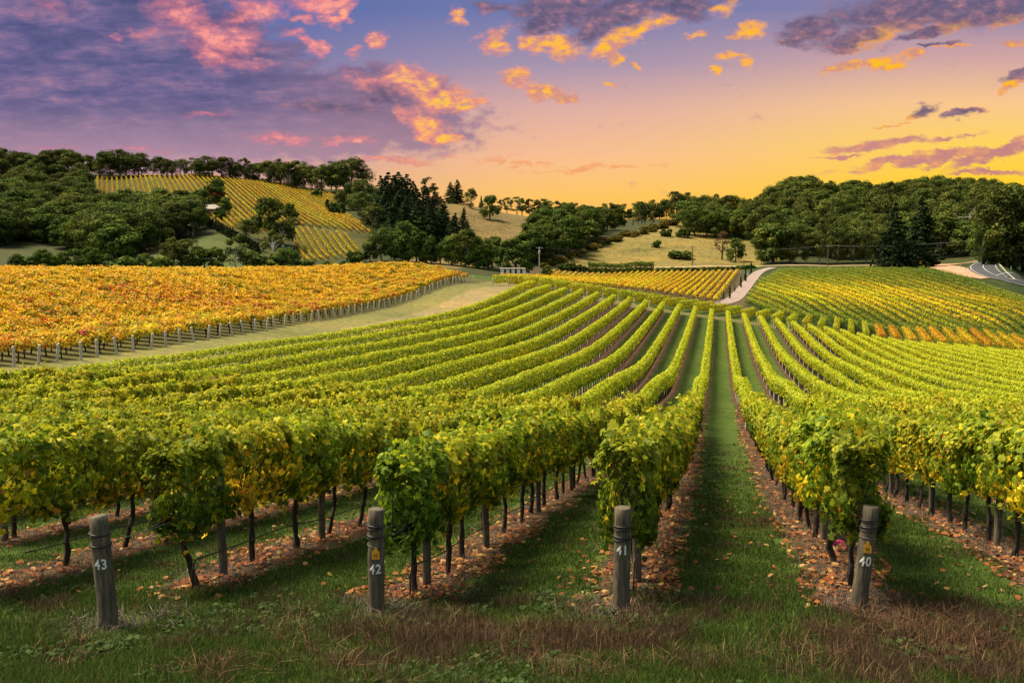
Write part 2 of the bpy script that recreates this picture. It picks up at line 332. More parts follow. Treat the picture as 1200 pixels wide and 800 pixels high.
# gold block : edge base, then rising to crest
def edgeY(px,py):
    a,t=ray(px,py); return 49.56/(.22-a)
for px,py in [(20,428),(77,423),(167,410),(309,387),(392,373),(477,354),(555,332)]: g(px,py,edgeY(px,py))
FAR=[(0,325.5,150),(150,325,165),(300,324,180),(430,319,190),(500,318.5,192),(0,375,92),(150,365,110),(300,355,128),(-200,375,92),(-200,334,150),
# behind golden crest
(0,338,210),(200,338,230),(400,332,250),(550,325,240),(-200,338,210),
# headland and next block falling away
(640,341,184),(720,353,184),(834,371,184),(952,391,183),(1055,409,180),(1200,425,175),
(640,337,205),(720,349.5,205),(834,365.5,205),(952,382,205),(1055,397,203),(1180,407,200),
(640,334,235),(760,346,240),(850,358,240),(950,372,225),(1050,390,220),(1200,400,220),
# mid yellow block
(650,324,372),(760,321.5,375),(868,318,378),(640,331,275),(740,337,268),(800,344,262),(855,351,258),
# far green block
(905,313,388),(1000,314,380),(1090,316,350),(1150,327,312),(1200,341,300),(875,352,256),(950,360,240),(1050,374,235),(1200,376,235),(940,335,305),(1040,345,285),(1130,350,275),
# road / flat at foot
(700,318,400),(800,311,425),(880,310,425),(970,310.5,420),(1080,310.5,410),(1130,308,395),(1165,303,385),(1130,314,345),(1200,332,330),(1150,316,330),(1190,318,330),
# left foot
(-100,308,330),(0,309,340),(60,290,410),(0,280,430),(150,306,340),(215,285,390),(260,277,400),(160,297,370),(340,308,345),(440,300,375),
# left ridge
(-100,215,620),(0,222,600),(60,212,620),(105,209,640),(180,207,650),(250,209,660),(330,219,650),(390,230,630),(430,222,640),
(110,253,540),(180,250,520),(245,248,500),(300,245,510),(350,262,470),(345,307,380),(440,284,430),(400,268,450),(395,245,560),
(-50,270,470),(20,255,500),
# conifer slope
(420,302,390),(500,300,400),(560,302,395),(480,260,520),(500,237,620),(540,238,630),
# tan hill
(515,240,640),(570,246,640),(620,254,640),(660,263,640),(700,268,640),(600,272,520),(570,285,480),(600,302,420),(660,292,450),
# grass hill
(690,309,420),(780,309,435),(870,308,440),(680,302,450),(710,284,500),(760,269,560),(800,259,590),(840,270,560),(880,277,540),(780,285,500),(850,292,490),
(860,258,620),(910,252,640),
# right forest hill
(960,300,450),(1060,300,450),(1000,270,540),(1100,265,560),(1200,290,420),(1200,265,520),(930,242,660),(1000,236,700),(1100,234,720),(1200,240,700),(1300,245,700),(1300,300,400),
# beyond
(-100,228,850),(100,226,850),(300,232,850),(450,240,850),(600,265,850),(700,270,850),(800,265,850),(950,254,900),(1100,250,900),(1250,255,900),
(-100,265,2500),(200,265,2500),(500,275,2500),(800,275,2500),(1100,270,2500),
]
for p in FAR: g(*p)
P=np.array(ctrl)
SX=2.2 # scale a relative to lnY
def tps(P,lam=6e-4):
    x=np.c_[P[:,0]*SX,P[:,1]]; n=len(x)
    d=np.linalg.norm(x[:,None]-x[None],axis=2); K=np.where(d>0,d*d*np.log(d+1e-12),0)
    A=np.zeros((n+3,n+3)); A[:n,:n]=K+lam*np.eye(n); A[:n,n]=1; A[:n,n+1:]=x; A[n:,:n]=A[:n,n:].T
    b=np.zeros(n+3); b[:n]=P[:,2]; return x,np.linalg.solve(A,b)
XC,W=tps(P)
def tval(a,l):
    q=np.c_[np.ravel(a)*SX,np.ravel(l)]; out=np.empty(len(q))
    for i in range(0,len(q),20000):
        c=q[i:i+20000]; d=np.linalg.norm(c[:,None]-XC[None],axis=2); K=np.where(d>1e-9,d*d*np.log(d+1e-12),0)
        out[i:i+20000]=K@W[:-3]+W[-3]+c@W[-2:]
    return out.reshape(np.shape(a))
PH=np.arange(-37,37.001,.2); LR=np.arange(math.log(1.2),math.log(3600),.0175)
_pp,_ll=np.meshgrid(np.radians(PH),LR,indexing='ij')
_ps=np.clip(_pp,-R_(36),R_(36)); _Y=np.exp(_ll)*np.cos(_ps)
ZG=H+tval(np.tan(_ps),np.log(np.maximum(_Y,1.4)))*_Y
def gz(X,Y):
    X=np.asarray(X,float);Y=np.asarray(Y,float)
    ph=(np.degrees(np.arctan2(X,Y))-PH[0])/.2; lr=(np.log(np.maximum(np.hypot(X,Y),1.3))-LR[0])/.0175
    ph=np.clip(ph,0,len(PH)-1.001); lr=np.clip(lr,0,len(LR)-1.001)
    i=ph.astype(int); j=lr.astype(int); a=ph-i; b=lr-j
    return ZG[i,j]*(1-a)*(1-b)+ZG[i+1,j]*a*(1-b)+ZG[i,j+1]*(1-a)*b+ZG[i+1,j+1]*a*b
_yl=np.exp(np.arange(math.log(5),math.log(1500),.004))
def gp(px,py,ymin=5,ymax=1500):
    """first ground point on the sight line through a photo position, beyond ymin metres"""
    a,t=ray(px,py); ys=_yl[(_yl>ymin)&(_yl<ymax)]; d=H+t*ys-gz(a*ys,ys)
    k=np.nonzero(d<=0)[0]; k=k[0] if len(k) else int(np.argmin(d))
    y=ys[k]; 
    if k>0 and d[k]<=0:
        f=d[k-1]/(d[k-1]-d[k]+1e-9); y=ys[k-1]+f*(ys[k]-ys[k-1])
    return float(a*y),float(y),float(gz(a*y,y))
def pip(poly,x,y):
    x=np.asarray(x,float);y=np.asarray(y,float); r=np.zeros(x.shape,bool); n=len(poly)
    for i in range(n):
        x1,y1=poly[i];x2,y2=poly[(i+1)%n]
        if y1==y2: continue
        r^=((y1>y)!=(y2>y))&(x<(x2-x1)*(y-y1)/(y2-y1)+x1)
    return r
# image outlines of the hillside vineyards (used to fix their outlines on the ground)
UPVINE=[(103,252),(112,228),(104,209),(180,206),(250,207),(330,217),(392,228),(398,246),(441,276),(338,264),(346,285),(318,284),(292,276),(240,258),(212,250),(150,250)]
LOWVINE=[(340,267),(440,279),(418,300),(352,310)]
def endline(X): return 179.0-.022*(X-36)     # far end of the near block
def startline(X): return 12.9-.06*X
# ---------------------------------------------------------------- ground sheet
def make_ground():
    po=np.concatenate([PH,np.arange(43,322,6.0)]); n=len(po); m=len(LR)
    k=len(PH); Zall=np.zeros((n,m)); Zall[:k]=ZG
    w=((po[k:]-37)/(323-37))[:,None]; Zall[k:]=ZG[-1][None]*(1-w)+ZG[0][None]*w
    ph=np.radians(po)[:,None]; R=np.exp(LR)[None]
    X=R*np.sin(ph); Y=R*np.cos(ph)
    V=np.stack([X,Y,Zall],-1).reshape(-1,3)
    i=np.arange(n)[:,None]; j=np.arange(m-1)[None]; i2=(i+1)%n
    Q=np.stack([i*m+j,i*m+j+1,i2*m+j+1,i2*m+j],-1).reshape(-1,4)
    V=np.vstack([V,[(0,0,Zall[:,0].mean())]])
    ii=np.arange(n); T=np.stack([ii*m,((ii+1)%n)*m,np.full(n,len(V)-1)],-1)[:,[0,2,1]][:,::-1]
    Xv,Yv=V[:,0],V[:,1]; Ys=np.maximum(Yv,.5)
    px,py=proj(Xv,Ys,V[:,2]); rng=np.random.default_rng(5)
    green=np.array((.040,.068,.011)); col=np.tile(green,(len(V),1))
    front=Yv>1
    def put(mask,c,f=1.0): col[mask]=col[mask]*(1-f)+np.array(c)*f
    far=front&(Yv>300)
    put(far,(.03,.036,.013))
    put(front&(Yv>330)&pip([(470,320),(505,236),(640,250),(710,270),(640,300),(590,310)],px,py),(.115,.085,.034))        # dry paddock on the hill
    put(front&(Yv>395)&pip([(600,322),(660,306),(760,266),(805,254),(885,268),(905,300),(890,313),(640,322)],px,py),(.145,.117,.036))  # dry grass hill
    put(front&(Yv>300)&pip([(-60,318),(-60,287),(70,280),(150,300),(100,318)],px,py),(.032,.038,.015))
    put(front&(Yv>300)&pip([(110,310),(160,296),(240,272),(262,272),(300,292),(345,300),(345,316),(110,318)],px,py),(.05,.066,.021))
    put(front&(Yv>300)&pip([(150,302),(215,272),(240,270),(190,290),(160,305)],px,py),(.11,.06,.035),.6)
    hv=front&(Yv>330)&(pip(UPVINE,px,py)|pip(LOWVINE,px,py)); put(hv,(.05,.05,.014))
    # headlands
    k_=(Xv-CROW-MROW*Yv)/SROW
    put(front&(Yv<330)&(Yv>endline(Xv)+1.0)&(Yv<endline(Xv)+9)&(k_>-13),(.10,.09,.035))
    gold=front&(Yv<215)&(Xv<-49.5+.22*Yv)&(Yv>55)
    put(gold,(.065,.065,.022))
    hl=front&(Yv<215)&(Yv>40)&(Xv>-49.5+.22*Yv)&(k_<-11.6); put(hl,(.12,.118,.042))
    hl2=hl&(k_>-14.0)&(Yv>110); put(hl2,(.20,.155,.085),.65)
    put(front&(Yv>205)&(Yv<400)&(px>600)&(px<872),(.06,.045,.025))
    put(front&(Yv>205)&(Yv<400)&(px>=872),(.022,.036,.010))
    # near headland: dry brown grass in front of the rows
    near=np.zeros(len(V)); near=np.clip((startline(Xv)-.6-Yv)/1.5,0,1)*(Yv>0)
    col[:]=col*(1-near[:,None]*.35)+np.array((.05,.032,.02))*near[:,None]*.35
    row=((Yv<endline(Xv))&(Yv>startline(Xv)-1.2)&(k_<20)&(k_>-11.5)).astype(float)
    me=mesh('ground',V,[Q,T],col,None,None,True)
    a=me.attributes.new('rows','FLOAT','POINT'); a.data.foreach_set('value',row.astype(np.float32))
    m_,n,p,o=mat('ground_cover'); me.materials.append(m_)
    tc=n.n('ShaderNodeTexCoord'); P=tc.outputs['Object']; sp=n.n('ShaderNodeSeparateXYZ'); n.l(P,sp.inputs[0])
    base=n.n('ShaderNodeVertexColor',layer_name='tint').outputs[0]
    big=n.noise(P,.16,4,.6); midn=n.noise(P,1.3,5,.65); fin=n.noise(P,14,4,.7); pat=n.noise(P,.045,5,.6)
    c=n.mix(1.0,base,n.ramp(midn,[(.25,(.55,.55,.5)),(.5,(1,1,1)),(.75,(1.5,1.35,1.1))]),'MULTIPLY')
    c=n.mix(1.0,c,n.ramp(pat,[(.3,(.72,.78,.75)),(.5,(1,1,1)),(.7,(1.35,1.18,1.0))]),'MULTIPLY')
    c=n.mix(n.m('MULTIPLY',n.step(big,.52,.68),.35),c,(.06,.072,.018,1))
    c=n.mix(1.0,c,n.ramp(fin,[(.3,(.6,.6,.6)),(.7,(1.4,1.4,1.4))]),'MULTIPLY')
    # bare strips under the vines
    k=n.m('DIVIDE',n.m('SUBTRACT',n.m('SUBTRACT',sp.outputs[0],n.m('MULTIPLY',sp.outputs[1],MROW)),CROW),SROW)
    dist=n.m('ABSOLUTE',n.m('SUBTRACT',k,n.m('ROUND',k)))
    dist=n.m('ADD',dist,n.m('MULTIPLY',n.m('SUBTRACT',midn,.5),.22))
    strip=n.m('SUBTRACT',1,n.step(dist,.15,.215))
    at=n.n('ShaderNodeAttribute',attribute_name='rows'); strip=n.m('MULTIPLY',strip,n.step(at.outputs['Fac'],.3,.7))
    vo=n.n('ShaderNodeTexVoronoi'); n.l(P,vo.inputs['Vector']); vo.inputs['Scale'].default_value=9
    vsep=n.n('ShaderNodeSeparateColor'); n.l(vo.outputs['Color'],vsep.inputs[0])
    soil=n.ramp(midn,[(.3,(.017,.012,.009)),(.5,(.040,.027,.021)),(.8,(.075,.055,.045))])
    lit=n.ramp(vsep.outputs[0],[(0,(.15,.06,.025)),(.5,(.10,.036,.018)),(1,(.20,.11,.05))],'CONSTANT')
    soil=n.mix(n.m('MULTIPLY',n.step(vsep.outputs[1],.5,.6),.55),soil,lit)
    c=n.mix(n.m('MULTIPLY',strip,.93),c,soil)
    n.l(c,p.inputs['Base Color']); p.inputs['Roughness'].default_value=.95; p.inputs['Specular IOR Level'].default_value=.1
    b=n.n('ShaderNodeBump'); b.inputs['Strength'].default_value=.5; b.inputs['Distance'].default_value=.06; n.l(n.m('ADD',midn,fin),b.inputs['Height']); n.l(b.outputs[0],p.inputs['Normal'])
    link('ground',me,label='grassy vineyard slopes running down into a valley and up to wooded hills',cat='ground',kind='structure')
make_ground()
# ---------------------------------------------------------------- roads
def resample(pts,step):
    pts=np.asarray(pts,float); d=np.r_[0,np.cumsum(np.hypot(*np.diff(pts,axis=0).T))]
    # smooth Catmull-Rom through the points
    P=np.vstack([2*pts[0]-pts[1],pts,2*pts[-1]-pts[-2]]); out=[]
    for i in range(len(pts)-1):
        n=max(2,int((d[i+1]-d[i])/step)); u=np.linspace(0,1,n,endpoint=False)[:,None]
        a,b,c,e=P[i],P[i+1],P[i+2],P[i+3]
        out.append(.5*((2*b)+(-a+c)*u+(2*a-5*b+4*c-e)*u*u+(-a+3*b-3*c+e)*u**3))
    out.append(pts[-1:]); return np.vstack(out)
def ribbon(name,pts,w0,w1,m,lift,label,cat='road',step=1.5,kind='structure'):
    c=resample(pts,step); t=norm(np.gradient(c,axis=0)); nr=np.stack([t[:,1],-t[:,0]],1)
    w0=np.broadcast_to(np.asarray(w0,float),(len(c),)) if not hasattr(w0,'__len__') else np.interp(np.linspace(0,1,len(c)),np.linspace(0,1,len(w0)),w0)
    w1=np.broadcast_to(np.asarray(w1,float),(len(c),)) if not hasattr(w1,'__len__') else np.interp(np.linspace(0,1,len(c)),np.linspace(0,1,len(w1)),w1)
    K=5; V=[]
    for s in np.linspace(0,1,K):
        q=c+nr*(w0+(w1-w0)*s)[:,None]; V.append(np.c_[q,gz(q[:,0],q[:,1])+lift])
    V=np.stack(V,1).reshape(-1,3); n=len(c); i=np.arange(n-1)[:,None]*K; j=np.arange(K-1)[None]
    Q=np.stack([i+j,i+j+1,i+K+j+1,i+K+j],-1).reshape(-1,4)
    return link(name,mesh(name,V,[Q],None,[m]),label=label,cat=cat,kind=kind)
def P2(px,py,ymin=5): return gp(px,py,ymin)[:2]
# ---------------------------------------------------------------- foliage colour of the vines
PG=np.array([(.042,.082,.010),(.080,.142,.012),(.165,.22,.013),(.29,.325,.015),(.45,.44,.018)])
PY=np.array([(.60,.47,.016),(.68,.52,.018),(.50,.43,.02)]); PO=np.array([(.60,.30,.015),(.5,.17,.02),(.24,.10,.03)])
def vine_cols(rng,n,h,yellow,light,orange=.12,shade_grad=1.35):
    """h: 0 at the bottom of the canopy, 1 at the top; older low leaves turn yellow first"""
    g=np.clip(rng.normal(light+shade_grad*(h-.4),.75,n),0,3.999); i=g.astype(int); f=(g-i)[:,None]  # low leaves darker, top leaves lighter: row shading painted into the leaf colour
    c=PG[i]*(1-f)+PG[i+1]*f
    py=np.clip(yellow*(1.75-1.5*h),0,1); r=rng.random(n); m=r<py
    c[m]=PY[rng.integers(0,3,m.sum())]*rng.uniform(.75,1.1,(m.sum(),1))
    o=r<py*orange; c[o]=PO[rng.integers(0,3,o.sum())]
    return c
def canopy_points(rng,n,L,hw,z0,z1,shell=.75,ragged=.18):
    """points in a hedge of vine canopy lying along y, centred on 0"""
    y=rng.uniform(-L/2,L/2,n); th=rng.uniform(0,2*math.pi,n); rr=rng.uniform(shell,1.03,n)
    ins=rng.random(n)<.22; rr[ins]=rng.uniform(.2,shell,ins.sum())
    e=.45; cx=np.sign(np.cos(th))*np.abs(np.cos(th))**e; cz=np.sign(np.sin(th))*np.abs(np.sin(th))**e
    x=hw*rr*cx; z=(z0+z1)/2+(z1-z0)/2*rr*cz
    N3=np.stack([cx*.9+rng.normal(0,.45,n),rng.normal(0,.55,n),cz*.75+.25+rng.normal(0,.4,n)],-1)
    return x,y,z,N3,cz*.5+.5
def bump1(rng,y,amp,scale):
    k=int(np.ptp(y)/scale)+4; v=rng.normal(0,1,k); return amp*np.interp((y-y.min())/scale,np.arange(k),v)
def vine_foliage(seed,n,size,tmpl,yellow,light,L=1.8,hw=.37,z0=.95,z1=2.06,hang=0,shade_grad=1.35):
    rng=np.random.default_rng(seed)
    x,y,z,N3,_=canopy_points(rng,n,L,hw,z0,z1)
    h=np.clip((z-z0)/(z1-z0),0,1)
    lump=1+bump1(rng,y,.13,.35); x=x*lump+bump1(rng,y+z*.7,.07,.3)
    z=z+bump1(rng,y,.06,.3)*h-(1-h)**2*np.abs(bump1(rng,y,.15,.22))
    if hang:
        m=rng.random(n)<.3; z[m]-=rng.uniform(0,hang,m.sum())*(1-.5*h[m]); 
    # thin places where the canes show through
    keep=np.ones(n,bool)
    for k in range(9):
        hy,hz,hr=rng.uniform(-L/2,L/2),z0+rng.uniform(-.05,.62)*(z1-z0),rng.uniform(.08,.2)
        keep&=~((((y-hy)*1.25)**2+(z-hz)**2<hr*hr)&(rng.random(n)<.82))
    x,y,z,N3,h=x[keep],y[keep],z[keep],N3[keep],h[keep]
    # loose shoots standing above and hanging below
    ns=max(3,int(n*.007))
    C=[np.stack([x,y,z],-1)]; NN=[N3]; H_=[h]
    for k in range(ns):
        t=rng.integers(6,11); up=rng.random()<.5
        s0=np.array([rng.uniform(-.3,.3),rng.uniform(-L/2,L/2),z1-.08 if up else z0+.1])
        d=np.array([rng.normal(0,.35),rng.normal(0,.5),(.9 if up else -.8)]); d/=np.linalg.norm(d)
        q=s0+d*np.linspace(0,rng.uniform(.18,.48),t)[:,None]+rng.normal(0,.035,(t,3))
        C.append(q); NN.append(rng.normal(size=(t,3))+np.array([0,0,.4])); H_.append(np.full(t,.9 if up else .1))
    C=np.concatenate(C);NN=np.concatenate(NN);H_=np.concatenate(H_)
    sz=size*rng.uniform(.65,1.25,len(C))
    # yellowing comes in patches along the vine
    pat=np.clip(.5+bump1(rng,C[:,1]*1.0,.5,.4)+bump1(rng,C[:,0]+C[:,2],.3,.3),0,1.6)
    V,Q=leaves(rng,C,NN,sz,tmpl); col=vine_cols(rng,len(C),H_,yellow*pat,light,.12,shade_grad)
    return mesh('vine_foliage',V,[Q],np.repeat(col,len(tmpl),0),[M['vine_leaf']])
def vine_trunk(seed,hi=1.0):
    rng=np.random.default_rng(seed); b=MB()
    k=8; z=np.linspace(-.08,hi,k); p=np.c_[np.cumsum(rng.normal(0,.022,k)),np.cumsum(rng.normal(0,.03,k)),z]; p[:,:2]-=p[0,:2]
    b.tube(p,np.linspace(.05,.036,k)*rng.uniform(.85,1.2,k),7,jit=.12,rng=rng)
    for s in (-1,1):
        q=p[-1]+np.array([[0,0,-.03],[.01,s*.12,.06],[rng.normal(0,.03),s*.4,.08],[rng.normal(0,.03),s*.75,.06]])
        b.tube(q,[.034,.028,.022,.014],6,jit=.1,rng=rng)
        for t in range(4):
            a=q[2]*(.4+.2*t)+q[1]*(.6-.2*t) if t<3 else q[3]
            b.tube([a,a+np.array([rng.normal(0,.12),rng.normal(0,.1),.35]),a+np.array([rng.normal(0,.25),rng.normal(0,.14),.85])],[.010,.008,.005],4,cap=False)
    for t in range(3):
        a=p[-1]; b.tube([a,a+rng.normal(0,.1,3)+np.array([0,0,-.1]),a+rng.normal(0,.2,3)+np.array([0,0,-.25])],[.008,.006,.003],4,cap=False)
    return b.build('vine_trunk',[M['vine_bark']])
# ---------------------------------------------------------------- the near block
ROWA=math.atan(MROW)
def rowX(n,Y): return CROW-SROW*n+MROW*Y
def near_block():
    rng=np.random.default_rng(11)
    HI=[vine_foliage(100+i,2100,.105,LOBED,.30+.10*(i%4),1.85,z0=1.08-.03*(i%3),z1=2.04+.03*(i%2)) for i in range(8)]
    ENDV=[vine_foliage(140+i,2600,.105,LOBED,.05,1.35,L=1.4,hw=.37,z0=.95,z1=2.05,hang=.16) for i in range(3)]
    MIDV=[vine_foliage(200+i,1300,.13,HEX,.20+.06*(i%3),1.75,hw=.33,z0=1.0,z1=2.05,shade_grad=3.0) for i in range(6)]  # steeper gradient paints shaded sides and bright tops on these rows
    TR=[vine_trunk(300+i,.98) for i in range(6)]
    cand=[]
    for n in range(-18,12):
        X0=0
        for _ in range(8): y0=startline(rowX(n,12.9-X0)); X0=y0-y0; Ys=y0
        # first vine of the row
        Ys=12.9
        for _ in range(12): Ys=startline(rowX(n,Ys))
        y=Ys; j=0
        while y<endline(rowX(n,y)):
            x=rowX(n,y); px,py=proj(x,y,float(gz(x,y))+1.5)
            if -40<px<1240: cand.append((y,n,j,x))
            y+=1.5*math.cos(ROWA); j+=1
    cand.sort(); return cand,(HI,ENDV,MIDV,TR)
CAND,(HI,ENDV,MIDV,TR)=near_block()
ORD=['first','second','third','fourth','fifth','sixth','seventh','eighth','ninth','tenth','eleventh','twelfth','thirteenth','fourteenth','fifteenth','sixteenth','seventeenth','eighteenth','nineteenth','twentieth','twenty-first','twenty-second','twenty-third','twenty-fourth','twenty-fifth','twenty-sixth','twenty-seventh','twenty-eighth','twenty-ninth','thirtieth']
PN={-1:'the post leaning right',0:'the cracked post without a tag',1:'the upright tagged post',2:'the post leaning left'}
def row_name(n):
    if n in PN: return 'in the row of '+PN[n]
    if n>2: return 'in the %s row beyond the left leaning post\'s row'%ORD[n-3]
    return 'in the %s row right of the right leaning post\'s row'%ORD[-n-2]
def build_near():
    rng=np.random.default_rng(12); NI=300; seen={}
    for (y,n,j,x) in CAND[:NI]:
        seen[n]=seen.get(n,0)+1; k=seen[n]
        first=j==0 and n in (-1,0,1,2)
        if first: fo=ENDV[(n+5)%3]
        elif y<34: fo=HI[rng.integers(0,8)]
        else: fo=MIDV[rng.integers(0,6)]
        if n in (-1,0,1,2):
            lab=('bushy dark green grapevine heading the row of %s'%PN[n]) if first else 'green grapevine, %s vine %s'%(ORD[min(k-1,29)],row_name(n)); grp='green grapevines %s'%row_name(n)
        else:
            lab='green grapevine trained %s'%row_name(n) ; grp='green grapevines %s'%row_name(n)
        r=bpy.data.objects.new('grapevine',None); COL.objects.link(r); r.empty_display_size=.2
        r.location=(x+rng.normal(0,.04),y,float(gz(x,y))); s=rng.uniform(.97,1.04); r.scale=(s*rng.uniform(.88,1.1),1,s)
        r.rotation_euler=(0,0,-ROWA+(math.pi if (rng.random()<.5 and not first) else 0))
        tag(r,lab,'grapevine',grp)
        c=bpy.data.objects.new('foliage',fo); COL.objects.link(c); c.parent=r
        c=bpy.data.objects.new('trunk',TR[rng.integers(0,6)]); COL.objects.link(c); c.parent=r
    # the far part of the block: rows that run together up the slope, one mass
    rest=CAND[NI:]; Vs=[];Qs=[];Cs=[];nv=0
    mb=MB(); post=MB()
    for (y,n,j,x) in rest:
        lod=np.interp(y,[55,180],[1,0]); cnt=int(np.interp(y,[55,100,180],[430,260,150])); sz=np.interp(y,[55,100,180],[.17,.225,.31])
        px,_=proj(x,y,0)
        xx,yy,zz,N3,h=canopy_points(rng,cnt,1.75,.36,.86,1.98)
        zz=zz+rng.normal(0,.025)+bump1(rng,yy,.035,.3); xx=xx*(1+bump1(rng,yy,.08,.4))
        c_,s_=math.cos(-ROWA),math.sin(-ROWA)
        C=np.stack([x+c_*xx-s_*yy,y+s_*xx+c_*yy,zz],-1); C[:,2]+=gz(C[:,0],C[:,1])
        Nw=np.stack([c_*N3[:,0]-s_*N3[:,1],s_*N3[:,0]+c_*N3[:,1],N3[:,2]],-1)
        V,Q=leaves(rng,C,Nw,sz*rng.uniform(.7,1.2,cnt),DIAMOND)
        pat=.35+.8*max(0,math.sin(x*.21+1.3)*math.sin(y*.13+.4*n))+rng.uniform(0,.4)
        yl=np.interp(y,[50,100,175],[.20,.30,.45])*pat
        col=vine_cols(rng,cnt,np.clip((zz-.86)/1.1,0,1)*1.5-.25,yl,np.interp(y,[50,170],[2.2,2.8]),.06)  # height stretched to deepen the painted shade on the lower sides
        Vs.append(V);Qs.append(Q+nv);Cs.append(np.repeat(col,4,0));nv+=len(V)
        if n>-8:
            g=float(gz(x,y)); mb.tube([(x,y,g-.05),(x+rng.normal(0,.03),y,g+1.1)],[.05,.04],5,cap=False)
            if j%4==1: mb.tube([(x,y+.5,g-.05),(x,y+.5,g+1.5)],[.06,.06],5,cap=False,mi=1)
    V0=np.concatenate(Vs); k0=len(V0)
    tm=np.concatenate(mb.V); ks=sorted(mb.F); fs=[np.concatenate(mb.F[k])+k0 for k in ks]; mi=[np.zeros(sum(len(q) for q in Qs),int)]+[np.full(len(f),k[1]+1) for f,k in zip(fs,ks)]
    me=mesh('grapevine_rows',np.vstack([V0,tm]),[np.concatenate(Qs)]+fs,np.vstack([np.concatenate(Cs),np.full((len(tm),3),.05)]),[M['vine_leaf'],M['vine_bark'],M['grey_wood']],np.concatenate(mi))
    link('grapevine_rows',me,label='long green vine rows sweeping up the far slope of the near block',cat='grapevines',kind='stuff')
build_near()
# ---------------------------------------------------------------- posts
def wood_post(h,r,seed,lean=(0,0),mats=None,sides=14):
    rng=np.random.default_rng(seed); b=MB(); k=12; z=np.linspace(-.25,h,k); s=(z/h)[:,None]
    p=np.c_[np.outer(z/h,lean),z]+np.c_[rng.normal(0,.004,(k,2)),np.zeros(k)]
    rr=r*np.linspace(1.06,.97,k)*rng.uniform(.98,1.02,k)
    V,Q,T=tube(p,rr,sides,False,.018,rng)
    top=V[-sides:]; c=top.mean(0)+np.array([0,0,.004]); inner=c+(top-c)*.86+np.array([0,0,.006])
    V=np.vstack([V,inner,c[None]]); n0=(k-1)*sides; n1=k*sides; j=np.arange(sides);j2=(j+1)%sides
    b.add(V,Q,np.stack([n0+j,n0+j2,n1+j2,n1+j],-1),np.stack([n1+j,n1+j2,np.full(sides,n1+sides)],-1))
    return b.build('post_shaft',mats or [M['post_wood']],True)
def ring(r,t,wob,seed,lean,h,z,m):
    rng=np.random.default_rng(seed); a=np.linspace(0,2*math.pi,25)[:-1]
    p=np.c_[np.cos(a)*(r+t*.6),np.sin(a)*(r+t*.6),z+wob*np.sin(a+seed)]; p[:,0]+=lean[0]*z/h; p[:,1]+=lean[1]*z/h
    n=len(p); b=MB(); S_=6; an=np.arange(S_)*2*math.pi/S_
    out=np.c_[np.cos(a),np.sin(a),np.zeros(n)]
    V=(p[:,None]+t*(np.cos(an)[None,:,None]*out[:,None]+np.sin(an)[None,:,None]*np.array([0,0,1.])[None,None])).reshape(-1,3)
    i=np.arange(n)[:,None]; j=np.arange(S_)[None]; i2=(i+1)%n; j2=(j+1)%S_
    b.add(V,np.stack([i*S_+j,i2*S_+j,i2*S_+j2,i*S_+j2],-1).reshape(-1,4)); return b.build('wire_loop',[m],True)
def wrapped_text(txt,size,r,z,lean,h,m,name,ang=0,out=.0085,flat=False,squeeze=.78):
    cu=bpy.data.curves.new('t','FONT'); cu.body=txt; cu.size=size; cu.align_x='CENTER'; cu.align_y='CENTER'; cu.extrude=.0015; cu.space_character=1.12; cu.offset=.0035 if not flat else 0
    o=bpy.data.objects.new('t',cu); COL.objects.link(o); bpy.context.view_layer.update()
    me=bpy.data.meshes.new_from_object(o.evaluated_get(bpy.context.evaluated_depsgraph_get()))
    bpy.data.objects.remove(o); bpy.data.curves.remove(cu)
    n=len(me.vertices); co=np.empty(n*3,np.float32); me.vertices.foreach_get('co',co); co=co.reshape(-1,3)
    a=-math.pi/2+ang+co[:,0]*squeeze/r; rad=r+out+co[:,2]; zz=z+co[:,1]
    if flat: q=np.c_[math.sin(ang)*0+co[:,0]*squeeze, -(r+out)-co[:,2]*0-.0, zz]; q[:,1]=-(r+out+co[:,2])
    else: q=np.c_[rad*np.cos(a),rad*np.sin(a),zz]
    q[:,0]+=lean[0]*zz/h; q[:,1]+=lean[1]*zz/h
    me.vertices.foreach_set('co',q.astype(np.float32).ravel()); me.materials.clear(); me.materials.append(m); me.name=name; me.update(); return me
